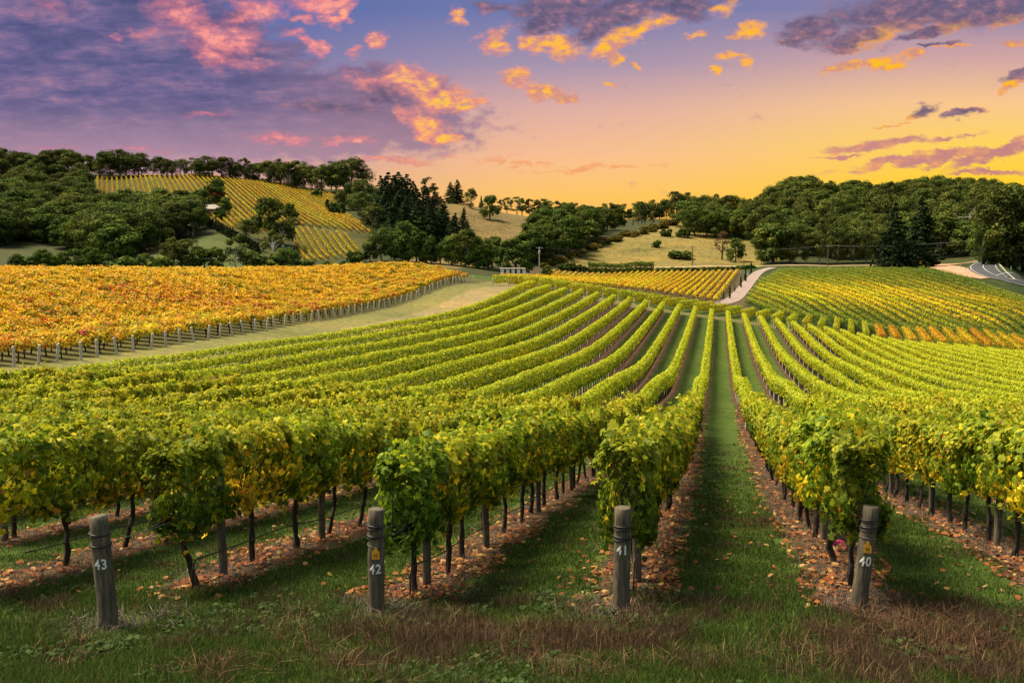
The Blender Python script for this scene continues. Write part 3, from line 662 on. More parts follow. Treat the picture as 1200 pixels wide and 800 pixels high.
def end_post(num,px,py,Yd,h,r,lean,loops,numz,tagz,seed):
    a,_=ray(px,py); x,y=a*Yd,Yd; z=float(gz(x,y))
    lab={43:'weathered round post leaning left, painted 43, no tag',42:'weathered upright post painted 42 with a yellow tag',41:'upright weathered post painted 41, cracked below the number',40:'weathered post leaning right, painted 40 under a yellow tag'}[num]
    e=bpy.data.objects.new('end_post',None); COL.objects.link(e); e.location=(x,y,z); e.rotation_euler=(0,0,-math.atan(a)*.6)
    tag(e,lab,'post','numbered row end posts')
    link('post_shaft',wood_post(h,r,seed,lean),e)
    for i,zz in enumerate(loops):
        thin=i==2
        link('wire_loop',ring(r*1.0,.0045 if thin else .011,.012,seed+i,lean,h,zz,M['wire'] if thin else M['black_plastic']),e)
        if not thin: link('wire_loop',ring(r*1.0,.009,.014,seed+i+3,lean,h,zz-.022,M['black_plastic']),e)
    link('number',wrapped_text(str(num),.165,r,numz,lean,h,M['white_paint'],'number',ang=-.06),e)
    if tagz:
        b=MB(); w,hh=.046,.062
        o=[(-w,-hh),(w,-hh),(w,hh*.35),(.02,hh*.8),(.014,hh*1.35),(-.014,hh*1.35),(-.02,hh*.8),(-w,hh*.35)]
        yy=-(r+.010); k=len(o)
        V=[(p[0]+lean[0]*tagz/h,yy+lean[1]*tagz/h,tagz+p[1]) for p in o]+[(p[0]+lean[0]*tagz/h,yy-.004+lean[1]*tagz/h,tagz+p[1]) for p in o]
        j=np.arange(k); b.add(V,[list(range(k))],[list(range(k,2*k))[::-1]],np.stack([j,(j+1)%k,k+(j+1)%k,k+j],-1))
        t=link('tag',b.build('tag',[M['yellow_plastic']]),e)
        link('tag_lettering',wrapped_text(str(num),.062,r,tagz-.018,lean,h,M['black_ink'],'tag_lettering',out=.0165,flat=True,squeeze=.8),t)
    return x,y,z
ENDP={}
for num,px,py,Yd,h,r,lean,loops,numz,tagz in [
    (43,128,732,11.15,1.33,.108,(-.075,.02),(1.13,1.0),.78,None),
    (42,441,714,11.55,1.27,.100,(.012,.0),(1.07,.95,.84),.55,.745),
    (41,728,714,11.75,1.31,.105,(.008,.0),(1.08,.95),.80,None),
    (40,1006,713,11.9,1.32,.100,(.11,.01),(1.16,1.06,.93),.64,.82)]:
    ENDP[num]=end_post(num,px,py,Yd,h,r,lean,loops,numz,tagz,num)
def trellis():
    tp=[wood_post(1.78,.062,500+i,(.02*i-.02,0),None,10) for i in range(3)]
    rng=np.random.default_rng(40)
    extra={2:(.35,),1:(.35,),0:(.35,),-1:()}
    for n in range(-4,6):
        Ys=12.9
        for _ in range(12): Ys=startline(rowX(n,Ys))
        ys=list(np.arange(Ys+4.0,34,5.2*math.cos(ROWA)))
        ys=[Ys+.5]+ys if n in (0,1,2) else ys
        for k,y in enumerate(ys):
            x=rowX(n,y)+.06; px,_=proj(x,y,0)
            if not -15<px<1215: continue
            o=link('trellis_post',tp[rng.integers(0,3)],None,(x,y,float(gz(x,y))),rng.uniform(0,6))
            if n in (-1,0,1,2): tag(o,'slim grey trellis post, %s one along %s'%(ORD[k],row_name(n)[3:]),'post','slim trellis posts among the vines')
            else: tag(o,'slim grey trellis post %s'%row_name(n),'post','slim trellis posts %s'%row_name(n))
    # irrigation hose and its stake, and the wire from the end post
    for n in (-3,-2,-1,0,1,2,3,4):
        Ys=12.9
        for _ in range(12): Ys=startline(rowX(n,Ys))
        y=np.arange(Ys-(.25 if n in(-1,0,1,2) else -.5),36,.75); x=rowX(n,y)+.09; z=gz(x,y)+.40+.02*np.sin(y*2.1)
        p=np.c_[x,y,z]
        if n in (-1,0,1,2):
            g=float(gz(x[0],y[0])); p=np.vstack([[(x[0]-.02,y[0]-.12,g-.05),(x[0]-.02,y[0]-.12,g+.3),(x[0]-.01,y[0]-.08,g+.37)],p])
        b=MB(); b.tube(p,.011,6)
        link('irrigation_hose',b.build('irrigation_hose',[M['black_plastic']],True),label=('black hose strung low %s'%row_name(n)),cat='hose',group='irrigation hoses')
        if n in (-1,0,1,2):
            b=MB(); b.tube([(x[0]+.015,y[0]-.11,g-.1),(x[0]+.015,y[0]-.11,g+.46)],.008,6)
            link('hose_stake',b.build('hose_stake',[M['rust']]),label='thin rusty stake holding up the hose end behind %s'%PN[n],cat='stake',group='hose stakes')
            X,Y,Z=ENDP[41+n]; q=[(X,Y,Z+1.0)]; yy=np.arange(Ys,30,2.0); q+=list(zip(rowX(n,yy),yy,gz(rowX(n,yy),yy)+1.02))
            b=MB(); b.tube(q,.003,5); link('trellis_wire',b.build('trellis_wire',[M['wire']]),label='thin trellis wire strung from %s into its row'%PN[n],cat='wire',group='trellis wires')
    # pink flagging tape on the first trunk behind post 40
    Ys=12.9
    for _ in range(12): Ys=startline(rowX(-1,Ys))
    y=Ys+1.45; x=rowX(-1,y); z=float(gz(x,y)); b=MB(); rng=np.random.default_rng(9)
    a=np.linspace(0,2*math.pi,13)
    b.tube(np.c_[x+.055*np.cos(a),y+.055*np.sin(a),np.full(13,z+.33)],.007,5)
    for k in range(4):
        d=rng.normal(0,.035,2); q=np.array([(x-.02,y-.06,z+.33),(x-.02+d[0],y-.08,z+.35),(x-.03+1.6*d[0],y-.09+d[1]*.3,z+.29)])
        V=np.vstack([q+np.array([0,0,.014]),q-np.array([0,0,.014])]); b.add(V,[(0,1,4,3),(1,2,5,4)])
    link('ribbon',b.build('ribbon',[M['pink']]),label='bright pink ribbon tied round a dark vine trunk near post 40',cat='ribbon')
trellis()
# ---------------------------------------------------------------- golden block on the left rise
def gold_cols(rng,n,h,red,green):
    base=np.array([(.70,.54,.016),(.68,.46,.014),(.72,.58,.02),(.64,.36,.014)])
    c=base[rng.integers(0,4,n)]*rng.uniform(.72,1.1,(n,1)); r=rng.random(n)
    m=r<red; c[m]=np.array([(.52,.11,.02),(.42,.05,.025),(.6,.20,.02)])[rng.integers(0,3,m.sum())]
    m=(r>=red)&(r<red+green*(1.5-h)); c[m]=np.array([(.14,.17,.02),(.24,.26,.02),(.08,.11,.015)])[rng.integers(0,3,m.sum())]
    return c
def gold_points(rng,n):
    th=rng.uniform(0,2*math.pi,n); u=rng.uniform(-.5,1,n); rr=rng.uniform(.45,1.02,n)
    s=np.sqrt(1-np.clip(u,-1,1)**2*.9)
    x=1.0*rr*s*np.cos(th); y=.62*rr*s*np.sin(th); z=1.18+.62*u*rr
    y2=rng.uniform(-.15,.15,n)
    return x,y+y2,z,np.stack([np.cos(th)*s,np.sin(th)*s,u+.4],-1),np.clip((u+.5)/1.5,0,1)
GD=np.array([-.975,.222]); ED=np.array([.222,.975])
def gold_edge(k):
    # the row ends stand along the line X = -49.56 + .22 Y
    Y=60+k*2.3; return -49.56+.22*Y,Y
def golden():
    rng=np.random.default_rng(70); protos=[]
    for i in range(8):
        n=420; x,y,z,N3,h=gold_points(rng,n)
        V,Q=leaves(rng,np.stack([x,y,z],-1),N3,.205*rng.uniform(.6,1.3,n),DIAMOND,.2)
        b=MB(); V2,Q2,_=tube([(0,0,-.05),(.05,.02,.45),(-.02,0,.95),(0,0,1.4)],[.06,.05,.05,.03],6,False)
        col=np.repeat(gold_cols(rng,n,h,(.06,.16,.05,.34,.10,.05,.22,.12)[i],(.22,.36,.26,.22,.42,.26,.2,.3)[i]),4,0)
        protos.append(mesh('golden_grapevine',np.vstack([V,V2]),[Q,Q2+len(V)],np.vstack([col,np.full((len(V2),3),.1)]),[M['vine_leaf'],M['vine_bark']],np.r_[np.zeros(len(Q)),np.ones(len(Q2))]))
    gpst=[]
    for i in range(3): gpst.append(wood_post(1.4,.10,600+i,(.16-.17*i,-.09+.05*i),[M['grey_wood']],8))
    Vs=[];Qs=[];Cs=[];nv=0; NR=57; ind=0
    for k in range(NR):
        ex,ey=gold_edge(k)
        px,py=proj(ex,ey,float(gz(ex,ey)))
        if -20<px<1200:
            o=link('row_post',gpst[rng.integers(0,3)],None,(ex-GD[0]*.35+rng.normal(0,.08),ey-GD[1]*.35,float(gz(ex,ey))),math.atan(.22)); tag(o,'short grey post ending a golden vine row along the grass strip','post','grey posts along the edge of the golden vines')
            for q in (4.5,):
                x,y=ex+GD[0]*q,ey+GD[1]*q
                o=link('row_post',gpst[rng.integers(0,3)],None,(x,y,float(gz(x,y))),1); tag(o,'grey inner post half hidden under the golden vines','post','grey inner posts under the golden vines')
        L=1.35; m=0
        while m<110:
            d=1.2+m*L; x,y=ex+GD[0]*d,ey+GD[1]*d; m+=1
            if y>195 or y<30: break
            px,py=proj(x,y,float(gz(x,y))+1)
            if px<-60: break
            t=np.array([rng.normal(0,.06)])
            redp=np.interp(y,[60,95,130],[.11,.06,.02])+.30*max(0,math.sin(x*.09+2)*math.sin(y*.11+x*.05))**1.5+.18*max(0,1-abs(k-38)/9)*(m<6)
            if m<=5 and px>-10 and ind<285:
                o=link('golden_grapevine',protos[3] if redp>.15 and rng.random()<.6 else protos[rng.integers(0,8)],None,(x,y,float(gz(x,y))),rng.uniform(-.15,.15)+(math.pi if rng.random()<.5 else 0)+math.atan2(GD[1],GD[0]))
                s=rng.uniform(.88,1.12); o.scale=(s,s*1.1,s); ind+=1
                tag(o,'golden yellow grapevine with orange leaves, near the grass strip edge of its block','grapevine','golden grapevines along the block edge'); continue
            cnt=int(np.interp(y,[60,100,180],[190,120,75])); sz=np.interp(y,[60,100,180],[.235,.30,.40])
            gx,gy,gz_,N3,h=gold_points(rng,cnt)
            s=rng.uniform(.82,1.22); vg=rng.choice([.05,.15,.25,.6],p=[.25,.35,.25,.15]); vr=rng.choice([0,.04,.25],p=[.5,.38,.12]); an=math.atan2(GD[1],GD[0]); c_,s_=math.cos(an),math.sin(an)
            C=np.stack([x+s*(c_*gx-s_*gy),y+s*(s_*gx+c_*gy),s*gz_],-1); C[:,2]+=gz(C[:,0],C[:,1])
            V,Q=leaves(rng,C,N3,sz*rng.uniform(.6,1.2,cnt),DIAMOND,.2)
            far=np.interp(y,[90,170],[0,1])
            Vs.append(V);Qs.append(Q+nv);Cs.append(np.repeat(gold_cols(rng,cnt,h,redp*(1-.7*far)+vr*(1-.6*far),vg+.34*max(0,math.sin(y*.31+x*.13)*math.sin(x*.21-y*.05))),4,0));nv+=len(V)
    link('golden_vines',mesh('golden_vines',np.concatenate(Vs),[np.concatenate(Qs)],np.concatenate(Cs),[M['vine_leaf']]),label='golden orange vines massed over the rise on the left',cat='grapevines',kind='stuff')
golden()
# ---------------------------------------------------------------- hedge-like rows of the far blocks
def row_mesh(rng,pts,hw,z0,z1,per_m,size,colf):
    """pts (N,2) plan polyline, evenly spaced"""
    pts=np.asarray(pts); d=np.r_[0,np.cumsum(np.hypot(*np.diff(pts,axis=0).T))]; L=d[-1]
    n=max(8,int(L*per_m)); s=rng.uniform(0,L,n); X=np.interp(s,d,pts[:,0]);Y=np.interp(s,d,pts[:,1])
    t=norm(pts[-1:]-pts[:1])[0]; nr=np.array([t[1],-t[0]])
    x,_,z,N3,h=canopy_points(rng,n,1,hw,z0,z1)
    k=int(L/1.2)+3; lump=np.interp(s/1.2,np.arange(k),rng.normal(0,.07,k)); z=z+lump*h
    C=np.stack([X+nr[0]*x,Y+nr[1]*x,z],-1); C[:,2]+=gz(C[:,0],C[:,1])
    Nw=np.stack([nr[0]*N3[:,0]+t[0]*N3[:,1],nr[1]*N3[:,0]+t[1]*N3[:,1],N3[:,2]],-1)
    V,Q=leaves(rng,C,Nw,size*rng.uniform(.65,1.25,n),DIAMOND,.3)
    return mesh('vine_row',V,[Q],np.repeat(colf(rng,n,h,C),4,0),[M['vine_leaf']])
def far_rows():
    rng=np.random.default_rng(80)
    pst=[wood_post(1.25,.09,620+i,(.05-.05*i,-.05),[M['grey_wood']],8) for i in range(3)]
    # the block across the headland
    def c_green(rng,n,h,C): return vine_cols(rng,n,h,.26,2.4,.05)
    def c_orange(rng,n,h,C):
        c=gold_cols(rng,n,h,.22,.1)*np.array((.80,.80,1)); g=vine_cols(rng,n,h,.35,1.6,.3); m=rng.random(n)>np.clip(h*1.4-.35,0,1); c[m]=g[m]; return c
    D2=norm(np.array([[.345,1.0]]))[0]
    for n in range(-24,15):
        Ys=179
        for _ in range(6): Ys=endline(rowX(n,Ys))
        Ys+=9.0 if n<6 else 9.0-(n-5)*.2; x0=rowX(n,Ys)
        px,py=proj(x0,Ys,float(gz(x0,Ys)))
        if px>1235: continue
        L=24 if n>-8 else 30
        pts=np.array([(x0,Ys)])+D2*np.linspace(0,L,12)[:,None]
        org=n<=-11
        o=link('vine_row',row_mesh(rng,pts,.74 if org else .55,.5,2.05,110,.29,c_orange if org else c_green))
        if org: tag(o,'orange and red vine row in the fan of rows beyond the headland','vine row','orange vine rows beyond the headland')
        else: tag(o,'short yellow-green vine row end with a pale post across the headland','vine row','green vine rows across the headland')
        if n>-14:
            p=link('row_post',pst[rng.integers(0,3)],None,(x0-D2[0]*.9,Ys-D2[1]*.9,float(gz(x0,Ys-.9)))); tag(p,'small pale post ending a vine row on the far headland','post','pale posts along the far headland')
        if n<12:
            x=rowX(n,Ys-9.0); y=Ys-8.6; x1,y1=rowX(n,y),y
            p=link('row_post',pst[rng.integers(0,3)],None,(x1,y1,float(gz(x1,y1))),1.5); tag(p,'small pale post closing the far end of a near green row','post','pale posts at the far ends of the near rows')
    # yellow rows on the valley floor
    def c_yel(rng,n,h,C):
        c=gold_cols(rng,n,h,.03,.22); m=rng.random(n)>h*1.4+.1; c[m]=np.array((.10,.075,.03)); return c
    top=[P2(px,320.3,300) for px in (650,864)]
    (xa,ya),(xb,yb)=top; cnt=33
    for i in range(cnt):
        f=i/(cnt-1); x,y=xa+(xb-xa)*f,ya+(yb-ya)*f
        d=np.array([.155+.12*f,1.0]); L=125
        p=np.array([(x-d[0]*s,y-s) for s in np.linspace(0,L,60)])
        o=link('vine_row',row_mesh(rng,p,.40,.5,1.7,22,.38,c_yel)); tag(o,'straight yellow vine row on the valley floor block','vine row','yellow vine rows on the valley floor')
    # green and yellow block on the right slope
    EDGE=[(874,354),(890,333),(914,318.5),(1000,317.5),(1085,318.5),(1120,327),(1150,336),(1210,349),(1210,420),(1100,412),(1000,402),(930,388),(880,372)]
    def c_mix(rng,n,h,C):
        px,py=proj(C[:,0],C[:,1],C[:,2]); 
        w=np.exp(-((px-1040)/150)**2-((py-(345+.06*(px-1000)))/17)**2)+.5*np.exp(-((px-1160)/90)**2-((py-372)/9)**2)
        w=w*(.8+.45*np.sin(C[:,0]*.35+C[:,1]*.11)*np.sin(C[:,1]*.09))
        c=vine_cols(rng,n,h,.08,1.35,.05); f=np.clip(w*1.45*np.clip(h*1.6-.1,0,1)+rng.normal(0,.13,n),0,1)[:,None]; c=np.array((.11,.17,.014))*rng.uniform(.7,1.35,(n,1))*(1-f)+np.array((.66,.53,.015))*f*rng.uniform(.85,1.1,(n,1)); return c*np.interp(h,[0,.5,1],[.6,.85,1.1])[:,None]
    for i,xr in enumerate(np.arange(44,215,3.4)):
        ys=np.arange(212,420,2.0); xs=xr+.02*(ys-300)+0*ys
        px,py=proj(xs,ys,gz(xs,ys)); ok=pip(EDGE,px,py)&(ys>211)
        if ok.sum()<12: continue
        idx=np.nonzero(ok)[0]; lo,hi=idx[0],idx[-1]
        p=np.c_[xs,ys][lo:hi+1]
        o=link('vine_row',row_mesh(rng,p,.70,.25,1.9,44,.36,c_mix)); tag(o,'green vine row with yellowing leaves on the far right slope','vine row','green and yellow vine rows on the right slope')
    # rows on the left hill
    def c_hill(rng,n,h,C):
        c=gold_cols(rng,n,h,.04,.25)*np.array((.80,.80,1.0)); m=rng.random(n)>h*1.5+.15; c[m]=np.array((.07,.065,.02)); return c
    def hill(poly,slope,xs,ylo,yhi,lab,grp,sp):
        for xr in xs:
            y=np.arange(ylo,yhi,2.5); x=xr+slope*(y-ylo)
            px,py=proj(x,y,gz(x,y)); ok=pip(poly,px,py); idx=np.nonzero(ok)[0]
            if len(idx)<5: continue
            br=np.nonzero(np.diff(idx)>3)[0]; seg=np.split(idx,br+1); sg=max(seg,key=len)
            if len(sg)<13: continue
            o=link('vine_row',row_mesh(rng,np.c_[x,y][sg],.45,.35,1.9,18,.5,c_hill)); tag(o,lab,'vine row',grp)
    hill(UPVINE,-.42,np.arange(-200,-30,3.1),430,700,'golden vine row running down the upper part of the left hill','golden vine rows on the upper hillside',3)
    hill(LOWVINE,-.34,np.arange(-95,-8,3.0),355,470,'golden vine row in the lower hillside block below the grass track','golden vine rows in the lower hillside block',3)
far_rows()
# ---------------------------------------------------------------- trees
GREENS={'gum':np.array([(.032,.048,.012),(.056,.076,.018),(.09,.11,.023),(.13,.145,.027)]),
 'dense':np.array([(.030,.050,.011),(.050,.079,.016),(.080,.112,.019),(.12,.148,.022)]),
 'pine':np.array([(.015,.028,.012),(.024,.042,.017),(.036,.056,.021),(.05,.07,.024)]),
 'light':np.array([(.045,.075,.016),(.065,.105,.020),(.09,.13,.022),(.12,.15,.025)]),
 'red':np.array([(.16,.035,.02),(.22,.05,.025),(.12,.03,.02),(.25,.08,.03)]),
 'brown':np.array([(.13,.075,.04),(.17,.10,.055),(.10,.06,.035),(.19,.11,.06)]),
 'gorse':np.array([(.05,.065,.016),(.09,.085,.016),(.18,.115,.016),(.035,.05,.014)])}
def clumped(rng,cent,rad,per,size,pal,flat=.9,tmpl=DIAMOND,up=.35,holes=.0):
    C=[];N3=[];K=[]
    for c,r in zip(cent,rad):
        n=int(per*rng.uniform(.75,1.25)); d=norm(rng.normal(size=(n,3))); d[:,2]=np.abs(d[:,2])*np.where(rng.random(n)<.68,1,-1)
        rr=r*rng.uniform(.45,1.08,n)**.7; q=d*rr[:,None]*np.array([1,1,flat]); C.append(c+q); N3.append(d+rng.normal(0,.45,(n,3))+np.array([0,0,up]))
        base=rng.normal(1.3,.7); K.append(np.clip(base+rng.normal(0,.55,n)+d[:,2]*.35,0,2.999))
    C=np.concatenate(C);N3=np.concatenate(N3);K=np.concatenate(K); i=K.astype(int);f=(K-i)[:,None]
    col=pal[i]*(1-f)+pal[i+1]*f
    V,Q=leaves(rng,C,N3,size*rng.uniform(.6,1.35,len(C)),tmpl,.25)
    return V,Q,np.repeat(col,len(tmpl),0)
def crown_me(V,Q,c): return mesh('crown',V,[Q],c,[M['tree_leaf']])
def gum(seed,h=18,w=5.2,open_=.5,nc=20,pal='gum',bark='gum_bark',size=.66,per=95):
    rng=np.random.default_rng(seed); cent=[];rad=[]; b=MB()
    k=7; z=np.linspace(-.6,h*.55,k); tr=np.c_[np.cumsum(rng.normal(0,.16,k)),np.cumsum(rng.normal(0,.16,k)),z]; tr[:,:2]-=tr[0,:2]
    b.tube(tr,np.linspace(.42,.2,k),7,False)
    for i in range(nc):
        u=rng.uniform(0,1)**.8; lo=.07+.22*open_; zz=h*(lo+(.94-lo)*u); env=w*math.sqrt(max(.10,1-((zz/h-(lo+.5)*.78)/.46)**2))
        an=rng.uniform(0,2*math.pi); rr=env*math.sqrt(rng.uniform(.12,1))
        c=np.array([tr[-1,0]+rr*math.cos(an),tr[-1,1]+rr*math.sin(an),zz]); cent.append(c); rad.append(rng.uniform(1.2,2.1)*(1.3-.45*open_)*w/5)
        if i<9:
            a=tr[rng.integers(3,k)]; mid=(a+c)/2+np.array([0,0,.6])+rng.normal(0,.3,3); b.tube([a,mid,c+np.array([0,0,-.4])],[.15,.10,.05],5,False)
    cent.append(np.array([tr[-1,0],tr[-1,1],h*.95])); rad.append(1.3)
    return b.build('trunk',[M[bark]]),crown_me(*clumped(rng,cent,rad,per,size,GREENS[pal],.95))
def dense(seed,h=12,w=5,pal='dense',base=.03,size=.6,nc=42,per=115,bark='dark_bark'):
    rng=np.random.default_rng(seed); cent=[];rad=[]; b=MB(); b.tube([(0,0,-.6),(.1,0,h*.25),(0,.1,h*.6)],[.38,.3,.14],7,False)
    for i in range(nc):
        u=rng.uniform(0,1); zz=h*(base+.1+(.82-base)*u); q=(zz/h-base)/(1-base); env=w*(math.sin(math.pi*min(1,q*.92+.10))**.6)
        an=i*2.4+rng.uniform(-.5,.5); rr=env*rng.uniform(.45,.92)
        cent.append(np.array([rr*math.cos(an),rr*math.sin(an),zz])); rad.append(rng.uniform(.22,.38)*w)
        if i<6: b.tube([(0,0,h*.25),(rr*.5*math.cos(an),rr*.5*math.sin(an),zz*.7),tuple(cent[-1])],[.16,.1,.04],5,False)
    cent.append(np.array([0,0,h*.86])); rad.append(.34*w)
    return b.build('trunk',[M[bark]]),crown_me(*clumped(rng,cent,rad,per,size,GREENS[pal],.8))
def pine(seed,h=20,w=5.0,pal='pine',size=.62,tiers=22,per=12):
    rng=np.random.default_rng(seed); b=MB(); b.tube([(0,0,-.6),(.1,.05,h*.5),(0,0,h*.98)],[.34,.2,.04],7,False); cent=[];rad=[]
    for t in range(tiers):
        q=t/(tiers-1); z=h*(.06+.93*q); R=w*(1-q)**.85*rng.uniform(.75,1.12)+.25; nb=int(5+7*(1-q))
        for k in range(nb):
            an=rng.uniform(0,2*math.pi); L=R*rng.uniform(.7,1.1)
            for s in (.95,.6,.3)[:3 if R>1.5 else 2]:
                cent.append(np.array([L*s*math.cos(an),L*s*math.sin(an),z-.22*L*s*s+rng.normal(0,.12)])); rad.append(.16+.15*R*(.5+.5*s))
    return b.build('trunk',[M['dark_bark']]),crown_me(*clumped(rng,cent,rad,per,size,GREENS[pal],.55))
def column(seed,h=4,w=.6,pal='pine',size=.35):
    rng=np.random.default_rng(seed); b=MB(); b.tube([(0,0,-.3),(0,0,h*.7)],[.1,.05],6,False); cent=[];rad=[]
    for t in range(22):
        q=t/21; R=w*math.sin(math.pi*min(.97,.25+.72*q)); an=rng.uniform(0,6.3); cent.append(np.array([R*.5*math.cos(an),R*.5*math.sin(an),h*(.1+.86*q)])); rad.append(max(.15,R*.7))
    return b.build('trunk',[M['dark_bark']]),crown_me(*clumped(rng,cent,rad,28,size,GREENS[pal],1.2))
def bush(seed,h=2.4,w=1.8,pal='dense',size=.5,nc=14):
    rng=np.random.default_rng(seed); b=MB(); b.tube([(0,0,-.3),(.05,0,h*.5)],[.12,.06],6,False); cent=[];rad=[]
    for i in range(nc):
        u=rng.uniform(.1,.8); an=rng.uniform(0,6.3); rr=w*math.sqrt(max(.05,1-(u-.35)**2*2.4))*rng.uniform(.25,.75); cent.append(np.array([rr*math.cos(an),rr*math.sin(an),h*u])); rad.append(rng.uniform(.3,.45)*min(w,h))
    return b.build('trunk',[M['dark_bark']]),crown_me(*clumped(rng,cent,rad,60,size,GREENS[pal],.85))
def bare(seed,h=12,bark='white_bark',twigs=True):
    rng=np.random.default_rng(seed); b=MB(); tips=[]
    def grow(p,d,L,r,lv):
        q=p+d*L*.5+rng.normal(0,.05*L,3); e=p+d*L
        b.tube([p,q,e],[r,r*.82,r*.62],6 if lv<2 else 4,False)
        if lv>=4 or r<.02: tips.append(e); return
        for k in range(2 if lv else 3):
            nd=norm(d+rng.normal(0,.42,3)+np.array([0,0,.18])); grow(e,nd,L*rng.uniform(.6,.82),r*.6,lv+1)
    grow(np.array([0,0,-.5]),np.array([0,0,1.]),h*.36,.34,0)
    return b.build('trunk',[M[bark]]),tips
def build_trees():
    PR={'gum':[gum(i,18,5.6+.3*(i%3),.15+.12*(i%3),28+i%4,per=175) for i in range(6)],
        'tall':[gum(20+i,19,4.2,.9,19,per=120,size=.6) for i in range(5)],
        'pale':[gum(30+i,14,4.4,.6,19,bark='white_bark') for i in range(3)],
        'dense':[dense(40+i,12,5.0) for i in range(5)],
        'light':[dense(50+i,10,4.4,'light') for i in range(3)],
        'pine':[pine(60+i) for i in range(5)],
        'big_pine':[pine(70+i,20,7.0,tiers=15,per=12,size=1.0) for i in range(2)],
        'column':[column(80+i) for i in range(3)],'brown_column':[column(85,4,.5,'brown')],
        'bush':[bush(90+i) for i in range(4)],'gorse':[bush(95+i,2.2,2.2,'gorse') for i in range(4)],
        'red':[dense(100,10,4.6,'red')],'brown':[dense(101,12,3.2,'brown',.2,.5,26,26)],'small_pine':[pine(110+i,4.2,1.1,size=.4,tiers=9,per=8) for i in range(3)]}
    HT={'gum':18,'tall':19,'pale':14,'dense':12,'light':10,'pine':20,'big_pine':20,'column':4,'brown_column':4,'bush':2.4,'gorse':2.2,'red':10,'brown':12,'small_pine':4.2}
    NAME={'gum':'gum_tree','tall':'gum_tree','pale':'gum_tree','dense':'broadleaf_tree','light':'broadleaf_tree','pine':'pine_tree','big_pine':'pine_tree','column':'cypress_tree','brown_column':'cypress_tree','bush':'bush','gorse':'bush','red':'broadleaf_tree','brown':'broadleaf_tree','small_pine':'pine_tree'}
    rng=np.random.default_rng(33); used=[]
    def put(kind,px,pyb,h,label,group,wid=1.0,ymin=200,Y=None,var=None):
        if Y is None: x,y,z=gp(px,pyb,ymin)
        else: a,_=ray(px,pyb); x,y=a*Y,Y; z=float(gz(x,y))
        pr=PR[kind][(var if var is not None else rng.integers(0,99))%len(PR[kind])]; s=h/HT[kind]
        place([('trunk',pr[0]),('crown',pr[1])],NAME[kind],(x,y,z-.1*s),rng.uniform(0,6.28),(s*wid,s*wid,s),label,'bush' if NAME[kind]=='bush' else 'tree',group)
        used.append((x,y)); return x,y,z
    def px_h(px,pyb,pyt,ymin=200,Y=None):
        y=gp(px,pyb,ymin)[1] if Y is None else Y
        return (pyb-pyt)/F*y
    def tree(kind,px,pyb,pyt,label,group=None,wid=1.0,ymin=200,Y=None,var=None):
        put(kind,px,pyb,px_h(px,pyb,pyt,ymin,Y),label,group,wid,ymin,Y,var)
    def forest(poly,n,kinds,hr,label,group,dmin,ymin=240,wid=(.9,1.2)):
        xs=[p[0] for p in poly]; ys=[p[1] for p in poly]; c=0; tr=0
        while c<n and tr<n*30:
            tr+=1; px=rng.uniform(min(xs),max(xs)); py=rng.uniform(min(ys),max(ys))
            if not pip(poly,np.array([px]),np.array([py]))[0]: continue
            x,y,_=gp(px,py,ymin)
            if any((x-a)**2+(y-b)**2<dmin*dmin for a,b in used): continue
            k=kinds[rng.integers(0,len(kinds))]
            put(k,px,py,rng.uniform(*hr),label,group,rng.uniform(*wid),ymin); c+=1
    # ridge line above the hillside vineyard
    for i,px in enumerate(np.arange(-20,414,9.0)):
        t=np.interp(px,[0,40,75,105,140,200,260,330,400],[191,196,184,188,182,187,186,194,202])+rng.uniform(-6,4)
        b=np.interp(px,[0,105,250,330,410],[222,209,207,219,236])
        k='tall' if (px>80 and rng.random()<.3) else 'gum'
        tree(k,px+rng.uniform(-3,3),b,t,'dark gum tree in the ridge line above the hillside vineyard','gum trees along the left ridge',rng.uniform(1.3,1.75),Y=655+rng.uniform(-10,14))
    # left forest
    forest([(-40,236),(40,226),(100,222),(108,258),(180,264),(238,268),(238,276),(196,287),(168,296),(140,304),(112,302),(66,287),(30,285),(-40,291)],140,['gum','gum','dense','dense'],(13,18),'dark gum tree in the thick wood on the left slope','trees of the left slope wood',7.5,300,(1.15,1.5))
    for px,b,t in [(165,262,226),(190,262,222),(212,258,224),(228,264,232),(150,290,252),(176,292,248),(204,282,242),(226,276,240)]:
        tree('gum',px,b,t,'rounded dark gum tree in the clump below the hill house','trees clumped below the hill house',1.35,300)
    tree('dense',254,244,210,'tall dark tree right behind the red tree on the left hill',None,1.0,400)
    tree('dense',236,250,222,'dark tree left of the red tree on the left hill',None,1.1,400)
    tree('red',253,244,218,'red autumn tree beside the white roofed hill house',None,1.0,380)
    tree('light',263,251,232,'bright green round tree right of the hill house',None,1.0,380)
    tree('light',258,258,243,'olive green bush below the bright round tree by the hill house',None,1.2,350)
    tree('dense',316,284,232,'largest dark tree standing alone in the hillside vineyard',None,1.0,330,var=1)
    tree('dense',340,262,238,'dark narrow tree right of the lone tree in the hillside vineyard',None,.9,330)
    tree('pale',331,290,248,'gum tree with forked pale trunks in front of the lone dark tree',None,1.25,320,var=0)
    tree('pale',321,303,270,'lower gum tree with short pale trunks under the forked one',None,1.2,300,var=1)
    tree('gum',288,288,258,'thin olive gum tree among the hillside vine rows',None,1.2,320,var=2)
    for i in range(20):
        f=i/19; tree('small_pine',240+62*f,262+34*f,251+33*f,'small pointed pine in the slanting windbreak below the hill vines','pines of the slanting windbreak',1.2,310)
